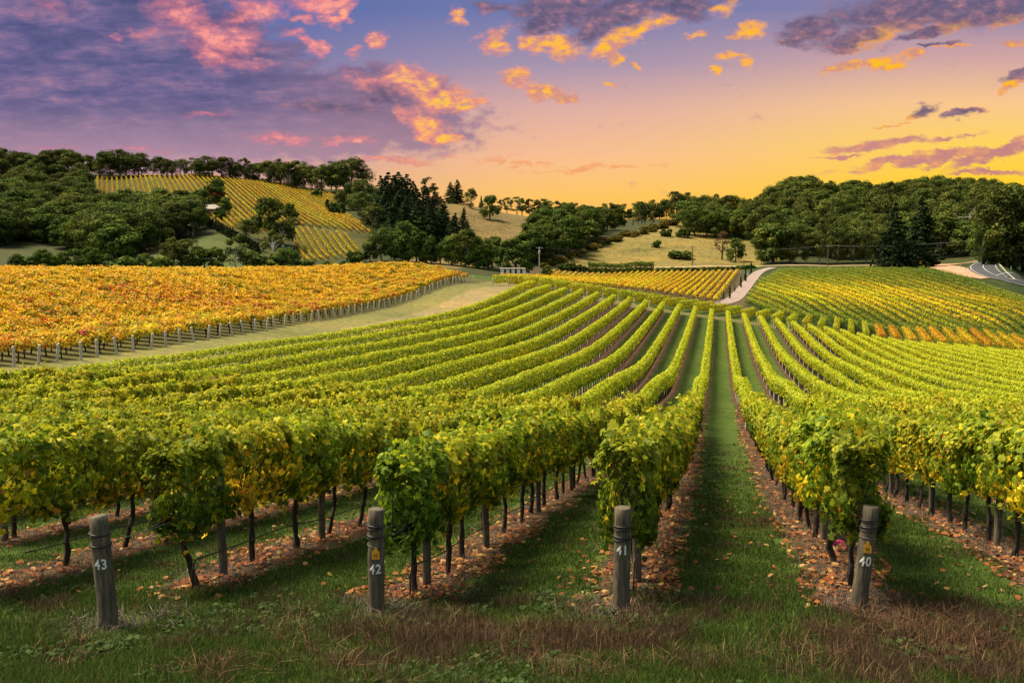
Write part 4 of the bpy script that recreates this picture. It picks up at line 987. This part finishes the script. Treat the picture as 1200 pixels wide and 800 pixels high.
    for px,b,t,k,w in [(28,309,296,'bush',1.2),(52,309,290,'dense',1.2),(70,309,293,'light',1.0),(88,309,290,'dense',1.2),(106,310,289,'dense',1.0),(100,311,300,'light',1.3),(124,311,299,'dense',1.3),(148,311,302,'bush',1.4),(170,312,300,'dense',1.2),(186,311,303,'bush',1.4)]:
        tree(k,px,b+6,t-5,'round tree in the low line behind the golden vines on the left','low trees behind the golden vines',w,Y=300)
    for px,b,t,k,w in [(206,314,286,'gum',1.2),(222,314,287,'dense',1.2),(240,314,299,'dense',1.3),(255,314,297,'light',.9),(276,314,287,'pale',1.2),(296,314,300,'dense',1.3),(312,314,302,'bush',1.3),(336,314,292,'dense',1.4),(356,314,305,'bush',1.4),(384,313,306,'bush',1.3),(402,312,305,'dense',1.1)]:
        tree(k,px,b+5,t-(4 if px<330 else 0),'leafy tree in the gully between golden vines and hill vineyard','trees in the gully below the hill',w,Y=310)
    # dark conifers of the middle hill
    for px,b,t in [(446,262,206),(456,272,204),(462,268,206),(470,262,203),(478,258,204),(486,266,212),(498,262,214),(510,268,222),(520,278,232),(462,296,234),(476,296,232),(490,298,236),(504,300,240),(518,300,246),(532,302,254),(544,304,262),(470,282,222),(490,282,222),(455,284,222),(505,286,232),(520,292,242),(535,294,250),(548,300,270)]:
        tree('pine',px+rng.uniform(-2,2),b,t+rng.uniform(-1,2),'tall dark pine in the dense stand on the middle hill','dark pines of the middle hill',rng.uniform(1.3,1.75),300)
    for px,b,t in [(404,246,224),(424,257,226),(398,240,222),(412,246,216),(428,250,212),(440,272,238)]:
        tree('gum',px,b,t,'broad dull green tree on the left edge of the pine stand','trees left of the pine stand',1.3,300)
    tree('small_pine',384,246,234,'small dark pine at the right end of the upper hill vines',None,1.6,400)
    for px,b,t in [(395,252,236),(372,232,222)]: tree('bush',px,b,t,'pale green bush in the upper hill vines','bushes in the upper hill vines',1.0,400)
    # mid line of rounded trees
    for px,b,t,k,w in [(448,318,284,'gum',1.5),(462,318,289,'dense',1.2),(474,314,270,'light',.9),(488,316,282,'dense',1.0),(500,318,290,'light',1.0),(516,318,298,'dense',1.2),(530,320,288,'light',1.0),(545,320,282,'gum',1.2),(558,320,286,'light',1.0),(572,320,292,'dense',1.1),(434,316,296,'dense',1.0),(418,315,304,'bush',1.2)]:
        tree(k,px,b+4,t,'rounded tree in the belt below the pine stand','rounded trees below the pine stand',w,Y=350)
    tree('dense',604,322,279,'large round dark green tree behind the white shed',None,1.35,Y=345,var=0)
    tree('dense',577,320,282,'dark tree just left of the round tree behind the white shed',None,1.0,Y=360)
    tree('light',641,318,302,'small bright green conical tree right of the utility pole',None,.9,Y=350)
    tree('pine',544,268,243,'upper dark tree of two stacked on the dry hill paddock',None,1.3,420)
    tree('pine',548,292,262,'lower dark tree of two stacked on the dry hill paddock',None,1.6,400)
    tree('pine',528,238,213,'broad dark pine on the crest right of the red house',None,1.8,600)
    tree('pine',536,239,211,'tallest dark pine on the crest right of the red house',None,1.7,600)
    tree('tall',503,239,208,'airy tall gum on the crest beside the red house',None,1.5,600)
    tree('gum',552,244,222,'grey gum right of the crest pines',None,1.1,600)
    tree('pine',564,243,228,'thin dark pine between crest gums',None,1.0,600)
    tree('dense',574,259,231,'round dark tree standing on the brow of the dry paddock',None,1.0,560)
    for px in np.arange(588,780,8.0):
        b=np.interp(px,[590,640,700,780],[250,258,266,268]); t=np.interp(px,[590,625,660,700,720,760],[232,229,236,241,240,246])+rng.uniform(-2,3)
        tree('tall',px+rng.uniform(-2,2),b,t,'slender gum silhouetted on the skyline above the dry paddock','slender gums along the skyline',rng.uniform(1.3,1.8),Y=690+rng.uniform(-10,15))
    # wood between the two dry slopes
    forest([(618,300),(640,272),(690,268),(738,262),(720,268),(690,282),(660,300),(636,312)],34,['gum','dense','dense'],(12,16),'dark tree in the wood between the two dry slopes','trees between the dry slopes',8,380,(1.0,1.3))
    for px,b,t in [(622,308,268),(640,300,264),(655,296,268),(672,290,262),(690,286,258)]: tree('dense',px,b,t,'large rounded tree at the front of the wood between dry slopes','front trees between the dry slopes',1.3,380)
    for i in range(30):
        f=i/29; px=640+148*f+rng.uniform(-3,3); b=312-50*f-3*math.sin(3.1*f)+rng.uniform(-2,3)
        tree('gorse',px,b,b-rng.uniform(5,8),'low gorse bush along the left edge of the dry grass hill','gorse bushes along the dry hill',1.3,380)
    # crest of the dry grass hill
    for px,b,t in [(752,270,244),(766,268,242),(780,264,240),(793,262,230),(806,262,232),(824,262,230),(840,264,228),(856,266,230),(870,268,234),(812,258,234),(835,260,232),(852,262,236),(884,270,236)]:
        tree('gum',px,b,t,'gum tree along the crest of the dry grass hill','gum trees on the dry hill crest',rng.uniform(1.1,1.35),480,Y=(635 if px<812 else None))
    for px,b,t in [(814,276,240),(828,276,246),(838,278,248),(852,278,246),(863,280,252)]: tree('dense',px,b,t,'dense green tree standing on the brow of the dry grass hill','dense trees on the dry hill brow',1.0,480)
    tree('bush',781,277,267,'left one of two small round bushes on the dry grass hill',None,1.0,440,var=0)
    tree('bush',801,278,267,'right one of two small round bushes on the dry grass hill',None,1.1,440,var=1)
    tree('bush',770,290,281,'pale lone bush lower on the dry grass hill',None,1.0,430,var=2)
    tree('brown',846,304,270,'bare brown tree at the foot of the dry grass hill',None,1.0,405)
    tree('dense',862,307,279,'green tree right of the bare brown one at the hill foot',None,1.0,405)
    tree('bush',798,303,293,'flat topped dark bush near the pole at the hill foot',None,2.2,410)
    for px in np.arange(772,882,6.0): tree('bush',px+rng.uniform(-2,2),316.5,312.5-rng.uniform(0,1.5),'low dark scrub bush between sandy track and yellow rows','low scrub by the sandy track',1.7,Y=392)
    for px,t in [(658,308),(668,305),(676,307),(684,308)]: tree('bush',px,315,t,'small garden bush left of the clipped hedge','bushes left of the clipped hedge',1.2,Y=395)
    # right forest
    forest([(795,264),(812,260),(880,262),(888,282),(858,281),(812,276)],16,['dense','gum'],(12,16),'dark tree packed behind the brow of the dry grass hill','trees packed behind the dry hill brow',6,470,(1.1,1.4))
    forest([(880,262),(930,246),(1000,240),(1100,238),(1210,244),(1210,300),(1150,300),(1120,302),(1000,304),(880,300)],150,['gum','gum','gum','dense'],(13,20),'dark gum tree in the wooded hill on the right','trees of the right wooded hill',9,400,(1.05,1.4))
    for px,t in zip(np.arange(876,1215,8.5),[238,236,232,226,218,214,206,204,208,210,212,214,215,214,210,208,214,217,216,217,216,214,212,211,209,208,206,207,208,207,206,207,208,209,210,212,214,216,217,218]):
        b=np.interp(px,[876,930,1000,1100,1200],[256,244,239,237,243])
        tree('gum',px+rng.uniform(-3,3),b,t+rng.uniform(-1,3),'gum tree forming the skyline of the right wooded hill','skyline gums of the right hill',rng.uniform(1.15,1.5),Y=650+rng.uniform(-10,20))
    for px,b,t,w in [(906,308,263,1.25),(928,308,270,1.1),(944,308,276,1.0),(960,308,272,1.1),(982,308,268,1.0),(1000,308,272,1.0),(892,306,280,1.0),(1015,308,268,1.1)]:
        tree('light' if px==906 else 'gum',px,b+1,t,'roadside tree behind the sandy road and power poles','roadside trees behind the sandy road',w,Y=425)
    tree('big_pine',1047,313,238,'broad black-green conifer, left of the pair beside the dirt junction',None,1.0,Y=380,var=0)
    tree('big_pine',1078,313,232,'broad black-green conifer, right of the pair beside the dirt junction',None,1.15,Y=385,var=1)
    for px,b,t,w in [(1168,336,252,1.1),(1192,340,246,1.2),(1214,342,250,1.2),(1150,318,266,.9),(1180,340,290,1.2),(1205,344,286,1.2)]:
        tree('gum',px,b,t,'big green tree at the bend beside the guard rail','big trees at the road bend',w,Y=350)
    for px in (1160,1172,1188,1204): tree('bush',px+rng.uniform(-3,3),331,312,'bush under the big trees at the road bend','bushes at the road bend',1.0,Y=352)
    for px,t,v in [(1124,262,201),(1140,250,202)]:
        tr,_=bare(v,13); x,y,z=gp(px,297,400); h=px_h(px,297,t,400)
        place([('trunk',tr)],'dead_tree',(x,y,z),rng.uniform(0,6),h/13*1.15,('taller' if px>1130 else 'shorter')+' bare white dead tree before the right hill wood','tree',None)
    # cypress columns along the drive
    for px,b,t,k in [(880,321,306,'column'),(873.5,330,314,'column'),(868,337,322,'column'),(861,342,332,'brown_column'),(855,350,334,'column'),(848,351,341,'column')]:
        h=(b-t)/F*gp(px,b,235)[1]; put(k,px,b,h,{'column':'narrow dark green cypress, %s away from the near end of the gravel drive'%{848:'first',855:'second',868:'fourth',873.5:'fifth',880:'sixth'}.get(px,''),'brown_column':'narrow dead brown cypress beside the gravel drive'}[k],'cypresses along the drive',.62,235)
    # clipped hedge
    rng2=np.random.default_rng(4); xa,ya,_=gp(689,318.5,300); xb,yb,_=gp(766,318.5,300); L=math.hypot(xb-xa,yb-ya); n=5200
    s=rng2.uniform(0,L,n); xx,_,zz,N3,h=canopy_points(rng2,n,1,1.5,.1,4.0,.8); k=int(L/3)+3; zz*=1+np.interp(s/3,np.arange(k),rng2.normal(0,.07,k))
    t=np.array([xb-xa,yb-ya])/L; C=np.stack([xa+t[0]*s-t[1]*xx,ya+t[1]*s+t[0]*xx,zz],-1); C[:,2]+=gz(C[:,0],C[:,1])
    V,Q=leaves(rng2,C,np.stack([-t[1]*N3[:,0]+t[0]*N3[:,1],t[0]*N3[:,0]+t[1]*N3[:,1],N3[:,2]],-1),.6*rng2.uniform(.6,1.3,n),DIAMOND)
    pal=GREENS['light']*1.15; K=rng2.integers(0,4,n)
    link('hedge',mesh('hedge',V,[Q],np.repeat(pal[K],4,0),[M['tree_leaf']]),label='long clipped green hedge behind the yellow valley rows',cat='hedge')
build_trees()
# ---------------------------------------------------------------- roads, buildings, poles, signs
def build_roads():
    drive=[P2(846,362,225),P2(858,351.5,235),P2(870,340,235),P2(880,328,240),P2(890,318.5,240),P2(905,313.6,240)]
    drive[0]=(drive[1][0]-(drive[2][0]-drive[1][0]),drive[1][1]-20)
    ribbon('gravel_drive',drive,-2.0,2.0,M['gravel'],.10,'pale gravel drive curving up from the near block to the sandy road')
    x0=P2(760,313,300)
    sandy=[P2(764,313.4,300),P2(800,312.8,300),P2(850,312,300),P2(900,311.6,300),P2(960,311.2,300),P2(1020,311,300),P2(1080,310.6,300),P2(1120,309.5,300)]
    ribbon('sandy_road',sandy,-2.6,2.6,M['sand'],.08,'sandy dirt road along the foot of the hills')
    # bitumen road round the bend
    c=[(P2(1172,303,300)),P2(1160,306,300),P2(1152,312,300),P2(1158,319,300),P2(1178,327,300),P2(1206,334,300),P2(1235,341,300)]
    ribbon('road',c,-4.6,4.6,M['asphalt'],.20,'grey bitumen road curving round the bend on the right')
    ribbon('edge_line',c,3.85,4.0,M['line'],.26,'white edge line on the inside of the road bend','road line',kind='structure')
    ribbon('edge_line',c,-4.0,-3.85,M['line'],.26,'white edge line on the outside of the road bend','road line',kind='structure')
    ribbon('centre_line',c,-.08,.08,M['line'],.26,'white centre line of the curving bitumen road','road line',kind='structure')
    d=[P2(1080,311,300),P2(1098,313,300),P2(1118,317,300),P2(1140,322,300),P2(1160,326,300)]
    ribbon('dirt_junction',[P2(1078,310.8,300),P2(1100,311,300),P2(1128,309,300),P2(1150,305,300)],-3,4,M['dirt'],.13,'pink dirt apron joining the sandy road to the bitumen')
    ribbon('dirt_shoulder',d,-5,4,M['dirt'],.15,'pink dirt turnoff below the bend')
    # guard rail on the outside of the bend
    g=resample([P2(1154,306,300),P2(1157,312,300),P2(1163,319,300),P2(1174,326,300)],1.0)
    g=g+np.array([4.9,1.2]); b=MB(); z=gz(g[:,0],g[:,1]); e=bpy.data.objects.new('guard_rail',None); COL.objects.link(e); e.location=(g[0,0],g[0,1],float(z[0])); tag(e,'grey steel guard rail along the outside of the road bend','guard rail')
    q=np.c_[g,z+.65]-np.array([g[0,0],g[0,1],z[0]])
    prof=np.array([(-.04,-.14),(.05,-.07),(-.03,0),(.05,.07),(-.04,.14)]); t=norm(np.gradient(g,axis=0)); nr=np.stack([t[:,1],-t[:,0]],1)
    V=[]; 
    for i in range(len(g)):
        for a,h in prof: V.append((q[i,0]+nr[i,0]*a,q[i,1]+nr[i,1]*a,q[i,2]+h))
    i=np.arange(len(g)-1)[:,None]*5; j=np.arange(4)[None]; b.add(V,np.stack([i+j,i+j+1,i+6+j,i+5+j],-1).reshape(-1,4)); link('rail',b.build('rail',[M['grey_wood']]),e)
    for k in range(0,len(g),3):
        p=MB(); p.box(-.06,.06,-.06,.06,-.3,.8); link('rail_post',p.build('rail_post',[M['grey_wood']]),e,(q[k,0]+nr[k,0]*.15,q[k,1]+nr[k,1]*.15,q[k,2]-.65))
build_roads()
def house(name,px,py,ymin,w,d,h,rh,rz,wall,roof,label,cat,Y=None,openfront=False):
    if Y is None: x,y,z=gp(px,py,ymin)
    else: a,_=ray(px,py); x,y=a*Y,Y; z=float(gz(x,y))
    e=bpy.data.objects.new(name,None); COL.objects.link(e); e.location=(x,y,z); e.rotation_euler=(0,0,rz); tag(e,label,cat)
    b=MB(); t=.15
    if openfront:
        b.box(-w/2,w/2,d/2-t,d/2,-1,h); b.box(-w/2,-w/2+t,-d/2+.2,d/2-t-.002,-1,h); b.box(w/2-t,w/2,-d/2+.2,d/2-t-.002,-1,h)
    else:
        b.box(-w/2,w/2,-d/2,d/2,-1,h); 
        if rh: b.add([(-w/2,-d/2,h),(-w/2,d/2,h),(-w/2,0,h+rh),(w/2,-d/2,h),(w/2,d/2,h),(w/2,0,h+rh)],[(0,1,2),(3,5,4)])
    link('wall',b.build('wall',[wall]),e)
    b=MB(); o=.4
    if rh:
        for s in (-1,1):
            V=[(-w/2-o,s*(d/2+o),h-rh*o/(d/2)+.02),(w/2+o,s*(d/2+o),h-rh*o/(d/2)+.02),(w/2+o,0,h+rh+.02),(-w/2-o,0,h+rh+.02)]; V+= [(a,b_,c+.14) for a,b_,c in V]
            b.add(V,[(0,1,2,3),(4,5,6,7),(0,1,5,4),(1,2,6,5),(2,3,7,6),(3,0,4,7)])
    else: b.box(-w/2-o,w/2+o,-d/2-o,d/2+o,h+.003,h+.25)
    r=link('roof',b.build('roof',[roof]),e)
    if openfront:
        for k in range(5):
            b=MB(); xx=-w/2+.2+k*(w-.4)/4; b.box(xx-.55,xx+.55,-d/2-.05,-d/2+.15,-1,h); link('post',b.build('post',[M['white_paint']]),e)
    else:
        for k in (-1,1):
            b=MB(); b.box(k*w*.27-.7,k*w*.27+.7,-d/2-.03,-d/2-.004,1,h-.5); link('window',b.build('window',[M['glass']]),e)
        b=MB(); b.box(-.5,.5,-d/2-.035,-d/2-.004,0,min(2.1,h-.3)); link('door',b.build('door',[M['dark_wood']]),e)
        b=MB(); b.box(w*.22,w*.22+.6,.3,.9,h,h+rh+.9); link('chimney',b.build('chimney',[M['wall_brick']]),r)
house('shed',601,322,240,7.6,4,2.6,0,.05,M['wall_white'],M['wall_white'],'open fronted white shed with posts behind the vine row ends','shed',Y=325,openfront=True)
house('house',248,252,380,8.5,6.5,3.0,2.0,.35,M['wall_brick'],M['roof_pale'],'small brick house with pale roof under the red tree','house')
house('house',509,239,560,7.5,6,3.2,1.8,-.2,M['wall_brick'],M['roof_red'],'red roofed house on the crest between pines and gum','house')
house('house',905,259,430,10,7,3.2,2.0,.3,M['wall_white'],M['roof_pale'],'pale roofed house in a gap of the right wood','house',Y=500)
def pole(px,pyb,pyt,Y,label,arm=True,tf=False):
    a,_=ray(px,pyb); x,y=a*Y,Y; z=float(gz(x,y)); h=H+ray(px,pyt)[1]*Y-z
    e=bpy.data.objects.new('utility_pole',None); COL.objects.link(e); e.location=(x,y,z); tag(e,label,'utility pole')
    b=MB(); b.tube([(0,0,-.5),(0,0,h)],[.24,.17],10); link('pole_shaft',b.build('pole_shaft',[M['dark_wood'] if not tf else M['grey_wood']]),e)
    b=MB(); b.box(-1.2,1.2,-.28,-.175,h-.6,h-.42); link('crossarm',b.build('crossarm',[M['grey_wood']]),e)
    for s in (-1.05,-.5,.5,1.05):
        b=MB(); b.tube([(s,-.22,h-.418),(s,-.22,h-.36),(s,-.22,h-.3),(s,-.22,h-.2)],[.03,.07,.05,.06],8); link('insulator',b.build('insulator',[M['wall_white']]),e)
    if tf:
        b=MB(); b.tube([(0,-.55,h-2.6),(0,-.55,h-2.5),(0,-.55,h-1.5),(0,-.55,h-1.4)],[.2,.36,.36,.2],12); link('transformer',b.build('transformer',[M['wall_white']]),e)
    return np.array([x,y,z+h-.22])
p1=pole(632,321,289,350,'grey utility pole with a transformer, behind the white shed',tf=True)
p2=pole(811,312.5,288,420,'thin wooden utility pole at the foot of the dry hill')
p3=pole(970,312,287,410,'wooden utility pole beside the sandy road before the wood')
a,_=ray(1185,270); p4=np.array([a*350,350,H+ray(1185,276)[1]*350])
def power(a,b,sag,label):
    for s in (-1,1):
        u=np.linspace(0,1,25)[:,None]; p=a+(b-a)*u+np.array([s*.9,0,0]); p[:,2]-=sag*4*(u*(1-u))[:,0]; m=MB(); m.tube(p,.03,5,False)
        link('power_line',m.build('power_line',[M['wire']]),label=label+(', nearer strand' if s<0 else ', farther strand'),cat='cable',group='power lines')
power(p1,p2,1.6,'power line sagging from the transformer pole to the hill foot pole')
power(p2,p3,1.6,'power line sagging from the hill foot pole to the roadside pole')
power(p3,p4,1.6,'power line running from the roadside pole into the trees at the bend')
def sign(px,py,Y,w,h,hp,m,label,cat='sign',diamond=False):
    a,_=ray(px,py); x,y=a*Y,Y; z=float(gz(x,y)); e=bpy.data.objects.new('road_sign',None); COL.objects.link(e); e.location=(x,y,z); tag(e,label,cat)
    b=MB(); b.tube([(0,.05,-.3),(0,.05,hp)],.05,8); link('sign_post',b.build('sign_post',[M['wire']]),e)
    b=MB()
    if diamond: V=[(0,-h/2),(w/2,0),(0,h/2),(-w/2,0)]
    else: V=[(-w/2,-h/2),(w/2,-h/2),(w/2,h/2),(-w/2,h/2)]
    zc=hp-h/2+.05; V3=[(p[0],-.03,zc+p[1]) for p in V]+[(p[0],-.004,zc+p[1]) for p in V]; b.add(V3,[(0,1,2,3),(7,6,5,4),(0,4,5,1),(1,5,6,2),(2,6,7,3),(3,7,4,0)])
    link('sign_panel',b.build('sign_panel',[m]),e)
sign(1079,312,380,1.0,1.5,2.6,M['sign_yellow'],'yellow warning sign beside the dirt junction')
sign(1082,315,372,.7,.5,1.0,M['sign_yellow'],'low yellow marker below the warning sign at the junction')
sign(912,311,418,1.0,1.2,2.6,M['sign_yellow'],'yellow sign by the sandy road before the wood')
sign(874.5,319,330,1.5,1.2,2.6,M['white_paint'],'white notice board on a post beside the gravel drive')
def guide(px,py,Y,label):
    a,_=ray(px,py); x,y=a*Y,Y; b=MB(); b.box(-.11,.11,-.05,.05,-.2,1.2,0); b.box(-.112,.112,-.053,.053,.85,1.0,1)
    link('guide_post',b.build('guide_post',[M['white_paint'],M['rust']]),None,(x,y,float(gz(x,y))),label=label,cat='guide post')
guide(1184,331,338,'white guide post right of the guard rail end'); guide(1131,323,330,'white guide post on the inside of the road bend'); guide(1125,319.5,345,'white guide post on the grass island of the junction')
# ---------------------------------------------------------------- ground cover of the foreground
def in_view(x,y):
    z=gz(x,y); px,py=proj(x,np.maximum(y,.5),z); return (px>-60)&(px<1260)&(py<860)&(py>300)
def rowdist(x,y):
    k=(x-CROW-MROW*y)/SROW; return np.abs(k-np.round(k))*SROW,k
def vnoise(x,y,s,seed):
    r=np.random.default_rng(seed).random((64,64)); u=x/s%64;v=y/s%64;i=u.astype(int);j=v.astype(int);f=u-i;g=v-j;f=f*f*(3-2*f);g=g*g*(3-2*g);i2=(i+1)%64;j2=(j+1)%64;i%=64;j%=64
    return r[i,j]*(1-f)*(1-g)+r[i2,j]*f*(1-g)+r[i,j2]*(1-f)*g+r[i2,j2]*f*g
def blades(rng,x,y,h,w,col,lean=.5,bow=.35):
    n=len(x); z=gz(x,y); an=rng.uniform(0,2*math.pi,n); d=np.stack([np.cos(an),np.sin(an)],-1)
    la=rng.uniform(0,2*math.pi,n); L=np.stack([np.cos(la),np.sin(la)],-1)*(np.abs(rng.normal(0,lean,n))*h)[:,None]
    B=np.stack([x,y,z-.01],-1); up=np.array([0,0,1.])
    def P(f,wf):
        c=B.copy(); c[:,:2]+=L*(f**1.8); c[:,2]+=h*f*(1-bow*f*np.linalg.norm(L,axis=1)/np.maximum(h,1e-3)*.6)
        o=np.zeros((n,3)); o[:,:2]=d*(w*wf)[:,None]; return c-o,c+o
    a0,a1=P(0,.5); b0,b1=P(.5,.42); t,_=P(1.,0)
    V=np.stack([a0,a1,b0,b1,t],1).reshape(-1,3); k=np.arange(n)[:,None]*5
    return V,k+np.array([[0,1,3,2]]),k+np.array([[2,3,4]]),np.repeat(col,5,0)
def grass():
    rng=np.random.default_rng(55); n=1150000
    # sample in polar space so the density falls off with distance
    r=np.exp(rng.uniform(math.log(7.5),math.log(48),n)); a=rng.uniform(-.62,.62,n); y=r*np.cos(a); x=r*np.sin(a)
    keep=in_view(x,y)&(rng.random(n)<np.interp(r,[7,26,48],[1,1,.0])); x,y=x[keep],y[keep]
    dist,k=rowdist(x,y); sl=startline(x); head=y<sl-.55+vnoise(x,y,.5,2)*.5
    strip=(dist<.58+.6*(vnoise(x,y,.55,3)-.5))&~head
    posts=np.zeros(len(x),bool)
    for num,(X,Y,Z) in ENDP.items(): posts|=((x-X)**2+((y-Y)*.8)**2)<(.30+.3*vnoise(x,y,.3,7))**2
    keep=(~strip|(rng.random(len(x))<.10))&(~posts|(rng.random(len(x))<.2)); 
    thin=vnoise(x,y,.9,8); keep&=rng.random(len(x))<np.clip(.35+thin*1.1,0,1)
    x,y,dist,head,strip=x[keep],y[keep],dist[keep],head[keep],strip[keep]; n=len(x)
    r=np.hypot(x,y); px,py=proj(x,y,gz(x,y))
    dry=vnoise(x,y,1.3,4)*.4+vnoise(x,y,.45,14)*.35+vnoise(x,y,.15,5)*.25
    # the brown dry band across the middle and right of the headland
    band=np.exp(-((py-752)/34)**2)*np.clip((px-330)/160,0,1)*.75+np.exp(-((px-1085)/90)**2-((py-735)/35)**2)*.5
    pd=np.clip((band-.36)*.9+(dry-.5)*3.6+np.where(head,.10,-.05),.03,.93); isd=rng.random(n)<pd
    h=np.where(isd,rng.uniform(.07,.20,n),rng.uniform(.035,.13,n))*np.interp(r,[8,14,40],[1.0,.9,.9])*(.6+.8*vnoise(x,y,.5,6)); h*=np.where(head,1.1,.75)
    w=np.interp(r,[8,14,45],[.0062,.008,.022])*rng.uniform(.7,1.3,n)*np.where(isd,.72,1)
    gp_=np.array([(.034,.068,.014),(.055,.10,.018),(.088,.145,.024),(.13,.18,.034)]); dp=np.array([(.095,.052,.042),(.15,.088,.060),(.060,.034,.028),(.28,.21,.11)])
    c=gp_[rng.integers(0,4,n)]*rng.uniform(.75,1.2,(n,1)); cd=dp[rng.choice(4,n,p=[.34,.26,.28,.12])]*rng.uniform(.75,1.15,(n,1)); c[isd]=cd[isd]
    V,Q,T,C=blades(rng,x,y,h,w,c)
    link('grass',mesh('grass',V,[Q,T],C,[M['grass']]),label='short green and browning grass over the headland and alleys',cat='grass',kind='stuff')
    # tall straw stalks and dead weed tufts round the posts
    X=[];Y=[];HH=[];CC=[]; pal=np.array([(.34,.27,.25),(.42,.35,.31),(.24,.18,.165),(.30,.23,.15)])
    tufts=[]
    for num,(a_,b_,_) in ENDP.items():
        for i in range(34): tufts.append((a_+rng.normal(0,.36),b_+rng.normal(.15,.30),.12,.17,0))
    for n_ in range(-3,6):
        for i in range(130):
            yy=12.0+22*rng.random()**1.5; xx=rowX(n_,yy)+rng.normal(0,.3)
            if yy>startline(xx)-.3: tufts.append((xx,yy,.14,.15,0))
    for px_,py_,m in [(1080,740,40),(1120,752,34),(1040,735,14),(720,735,16),(560,742,12),(640,748,12),(1150,775,20),(700,712,8),(800,780,14),(480,740,10),(600,770,12),(250,785,18),(420,795,16),(660,790,20),(930,770,18),(1000,790,18),(80,770,10),(340,750,12)]:
        for i in range(m):
            q=gp(px_+rng.normal(0,34),min(812,py_+rng.normal(0,11)),5); tufts.append((q[0],q[1],.1,.24,1))
    for (tx,ty,rad,hh,kd) in tufts:
        m=rng.integers(16,34); X.append(tx+rng.normal(0,rad,m));Y.append(ty+rng.normal(0,rad,m));HH.append(hh*rng.uniform(.4,1.3,m)); 
        p=pal if kd==0 else np.array([(.17,.078,.052),(.25,.135,.085),(.115,.06,.045),(.32,.22,.11)]); CC.append(p[rng.integers(0,4,m)]*rng.uniform(.65,1.05,(m,1)))
    x=np.concatenate(X);y=np.concatenate(Y);h=np.concatenate(HH);c=np.concatenate(CC); w=np.full(len(x),.0065)*rng.uniform(.7,1.4,len(x))
    V,Q,T,C=blades(rng,x,y,h,w,c,.9,.6)
    link('dead_weeds',mesh('dead_weeds',V,[Q,T],C,[M['dead_leaf']]),label='dry straw and dead weed tufts round the posts and on the headland',cat='weeds',kind='stuff')
    # dry tussocks over the bare hills, and low broad weeds among the headland grass
    X=[];Y=[]
    for poly,m,y0 in (([(640,318),(690,296),(760,270),(800,260),(850,272),(880,280),(880,310)],1300,395),([(520,246),(570,250),(640,262),(600,280),(575,292)],700,420)):
        xs=rng.uniform(min(p[0] for p in poly),max(p[0] for p in poly),m*3); ys=rng.uniform(min(p[1] for p in poly),max(p[1] for p in poly),m*3); ok=pip(poly,xs,ys)
        for a_,b_ in list(zip(xs[ok],ys[ok]))[:m//2]:
            q=gp(a_,b_,y0); X.append(q[0]);Y.append(q[1])
    X=np.array(X)[:,None]+rng.normal(0,.4,(len(X),4)); Y=np.array(Y)[:,None]+rng.normal(0,.4,(len(Y),4)); X=X.ravel();Y=Y.ravel(); n=len(X)
    pal=np.array([(.26,.20,.08),(.32,.25,.10),(.22,.18,.07),(.20,.19,.065),(.36,.28,.13)])
    V,Q,T,C=blades(rng,X,Y,rng.uniform(.1,.3,n),rng.uniform(.3,.6,n),pal[rng.integers(0,5,n)],.6)
    link('tussocks',mesh('tussocks',V,[Q,T],C,[M['dead_leaf']]),label='dry tussocks dotted over the bare hill paddocks',cat='grass',kind='stuff')
    C=[];K=[]; r=[]
    for i in range(1500):
        q=gp(rng.uniform(-20,1220),rng.uniform(690,815),5)
        if vnoise(np.array([q[0]]),np.array([q[1]]),1.1,21)[0]<.55: continue
        m=rng.integers(5,10); C.append(np.c_[q[0]+rng.normal(0,.05,m),q[1]+rng.normal(0,.05,m),np.full(m,q[2]+.03)+rng.uniform(0,.05,m)]); K.append(np.array([(.035,.075,.02),(.05,.10,.03),(.075,.12,.04)])[rng.integers(0,3)]*rng.uniform(.8,1.2,(m,1)))
    C=np.concatenate(C);K=np.concatenate(K);n=len(C)
    V,Q=leaves(rng,C,np.stack([rng.normal(0,.5,n),rng.normal(0,.5,n),np.ones(n)],-1),.055*rng.uniform(.6,1.5,n),HEX,0)
    link('low_weeds',mesh('low_weeds',V,[Q],np.repeat(K,6,0),[M['grass']]),label='small broad leaved weeds low among the headland grass',cat='weeds',kind='stuff')
    # fallen vine leaves on the bare strips
    n=60000; r=np.exp(rng.uniform(math.log(10.5),math.log(70),n)); a=rng.uniform(-.6,.6,n); y=r*np.cos(a); x=r*np.sin(a)
    d,k=rowdist(x,y); sl=startline(x); off=np.abs((x-CROW-MROW*y)/SROW-np.round((x-CROW-MROW*y)/SROW))*SROW
    clump=vnoise(x,y,.7,12)
    keep=in_view(x,y)&(y>sl-.9)&(rng.random(n)<np.where(off<.72,.2+1.1*clump**2.0,np.where(off<1.0,.06,.022)))&(k<18)&(k>-10)
    x,y=x[keep],y[keep]; n=len(x); r=np.hypot(x,y)
    N3=np.stack([rng.normal(0,.35,n),rng.normal(0,.35,n),np.ones(n)],-1); C=np.stack([x,y,gz(x,y)+rng.uniform(.012,.05,n)],-1)
    V,Q=leaves(rng,C,N3,np.interp(r,[11,30,70],[.08,.11,.2])*rng.uniform(.6,1.25,n),HEX,0)
    pal=np.array([(.40,.20,.055),(.31,.135,.045),(.50,.34,.13),(.19,.09,.04),(.60,.45,.11),(.14,.075,.04)]); col=pal[rng.choice(6,n,p=[.27,.24,.15,.18,.06,.10])]*rng.uniform(.75,1.1,(n,1))
    link('fallen_leaves',mesh('fallen_leaves',V,[Q],np.repeat(col,6,0),[M['dead_leaf']]),label='orange fallen vine leaves scattered along the bare strips',cat='leaves',kind='stuff')
grass()
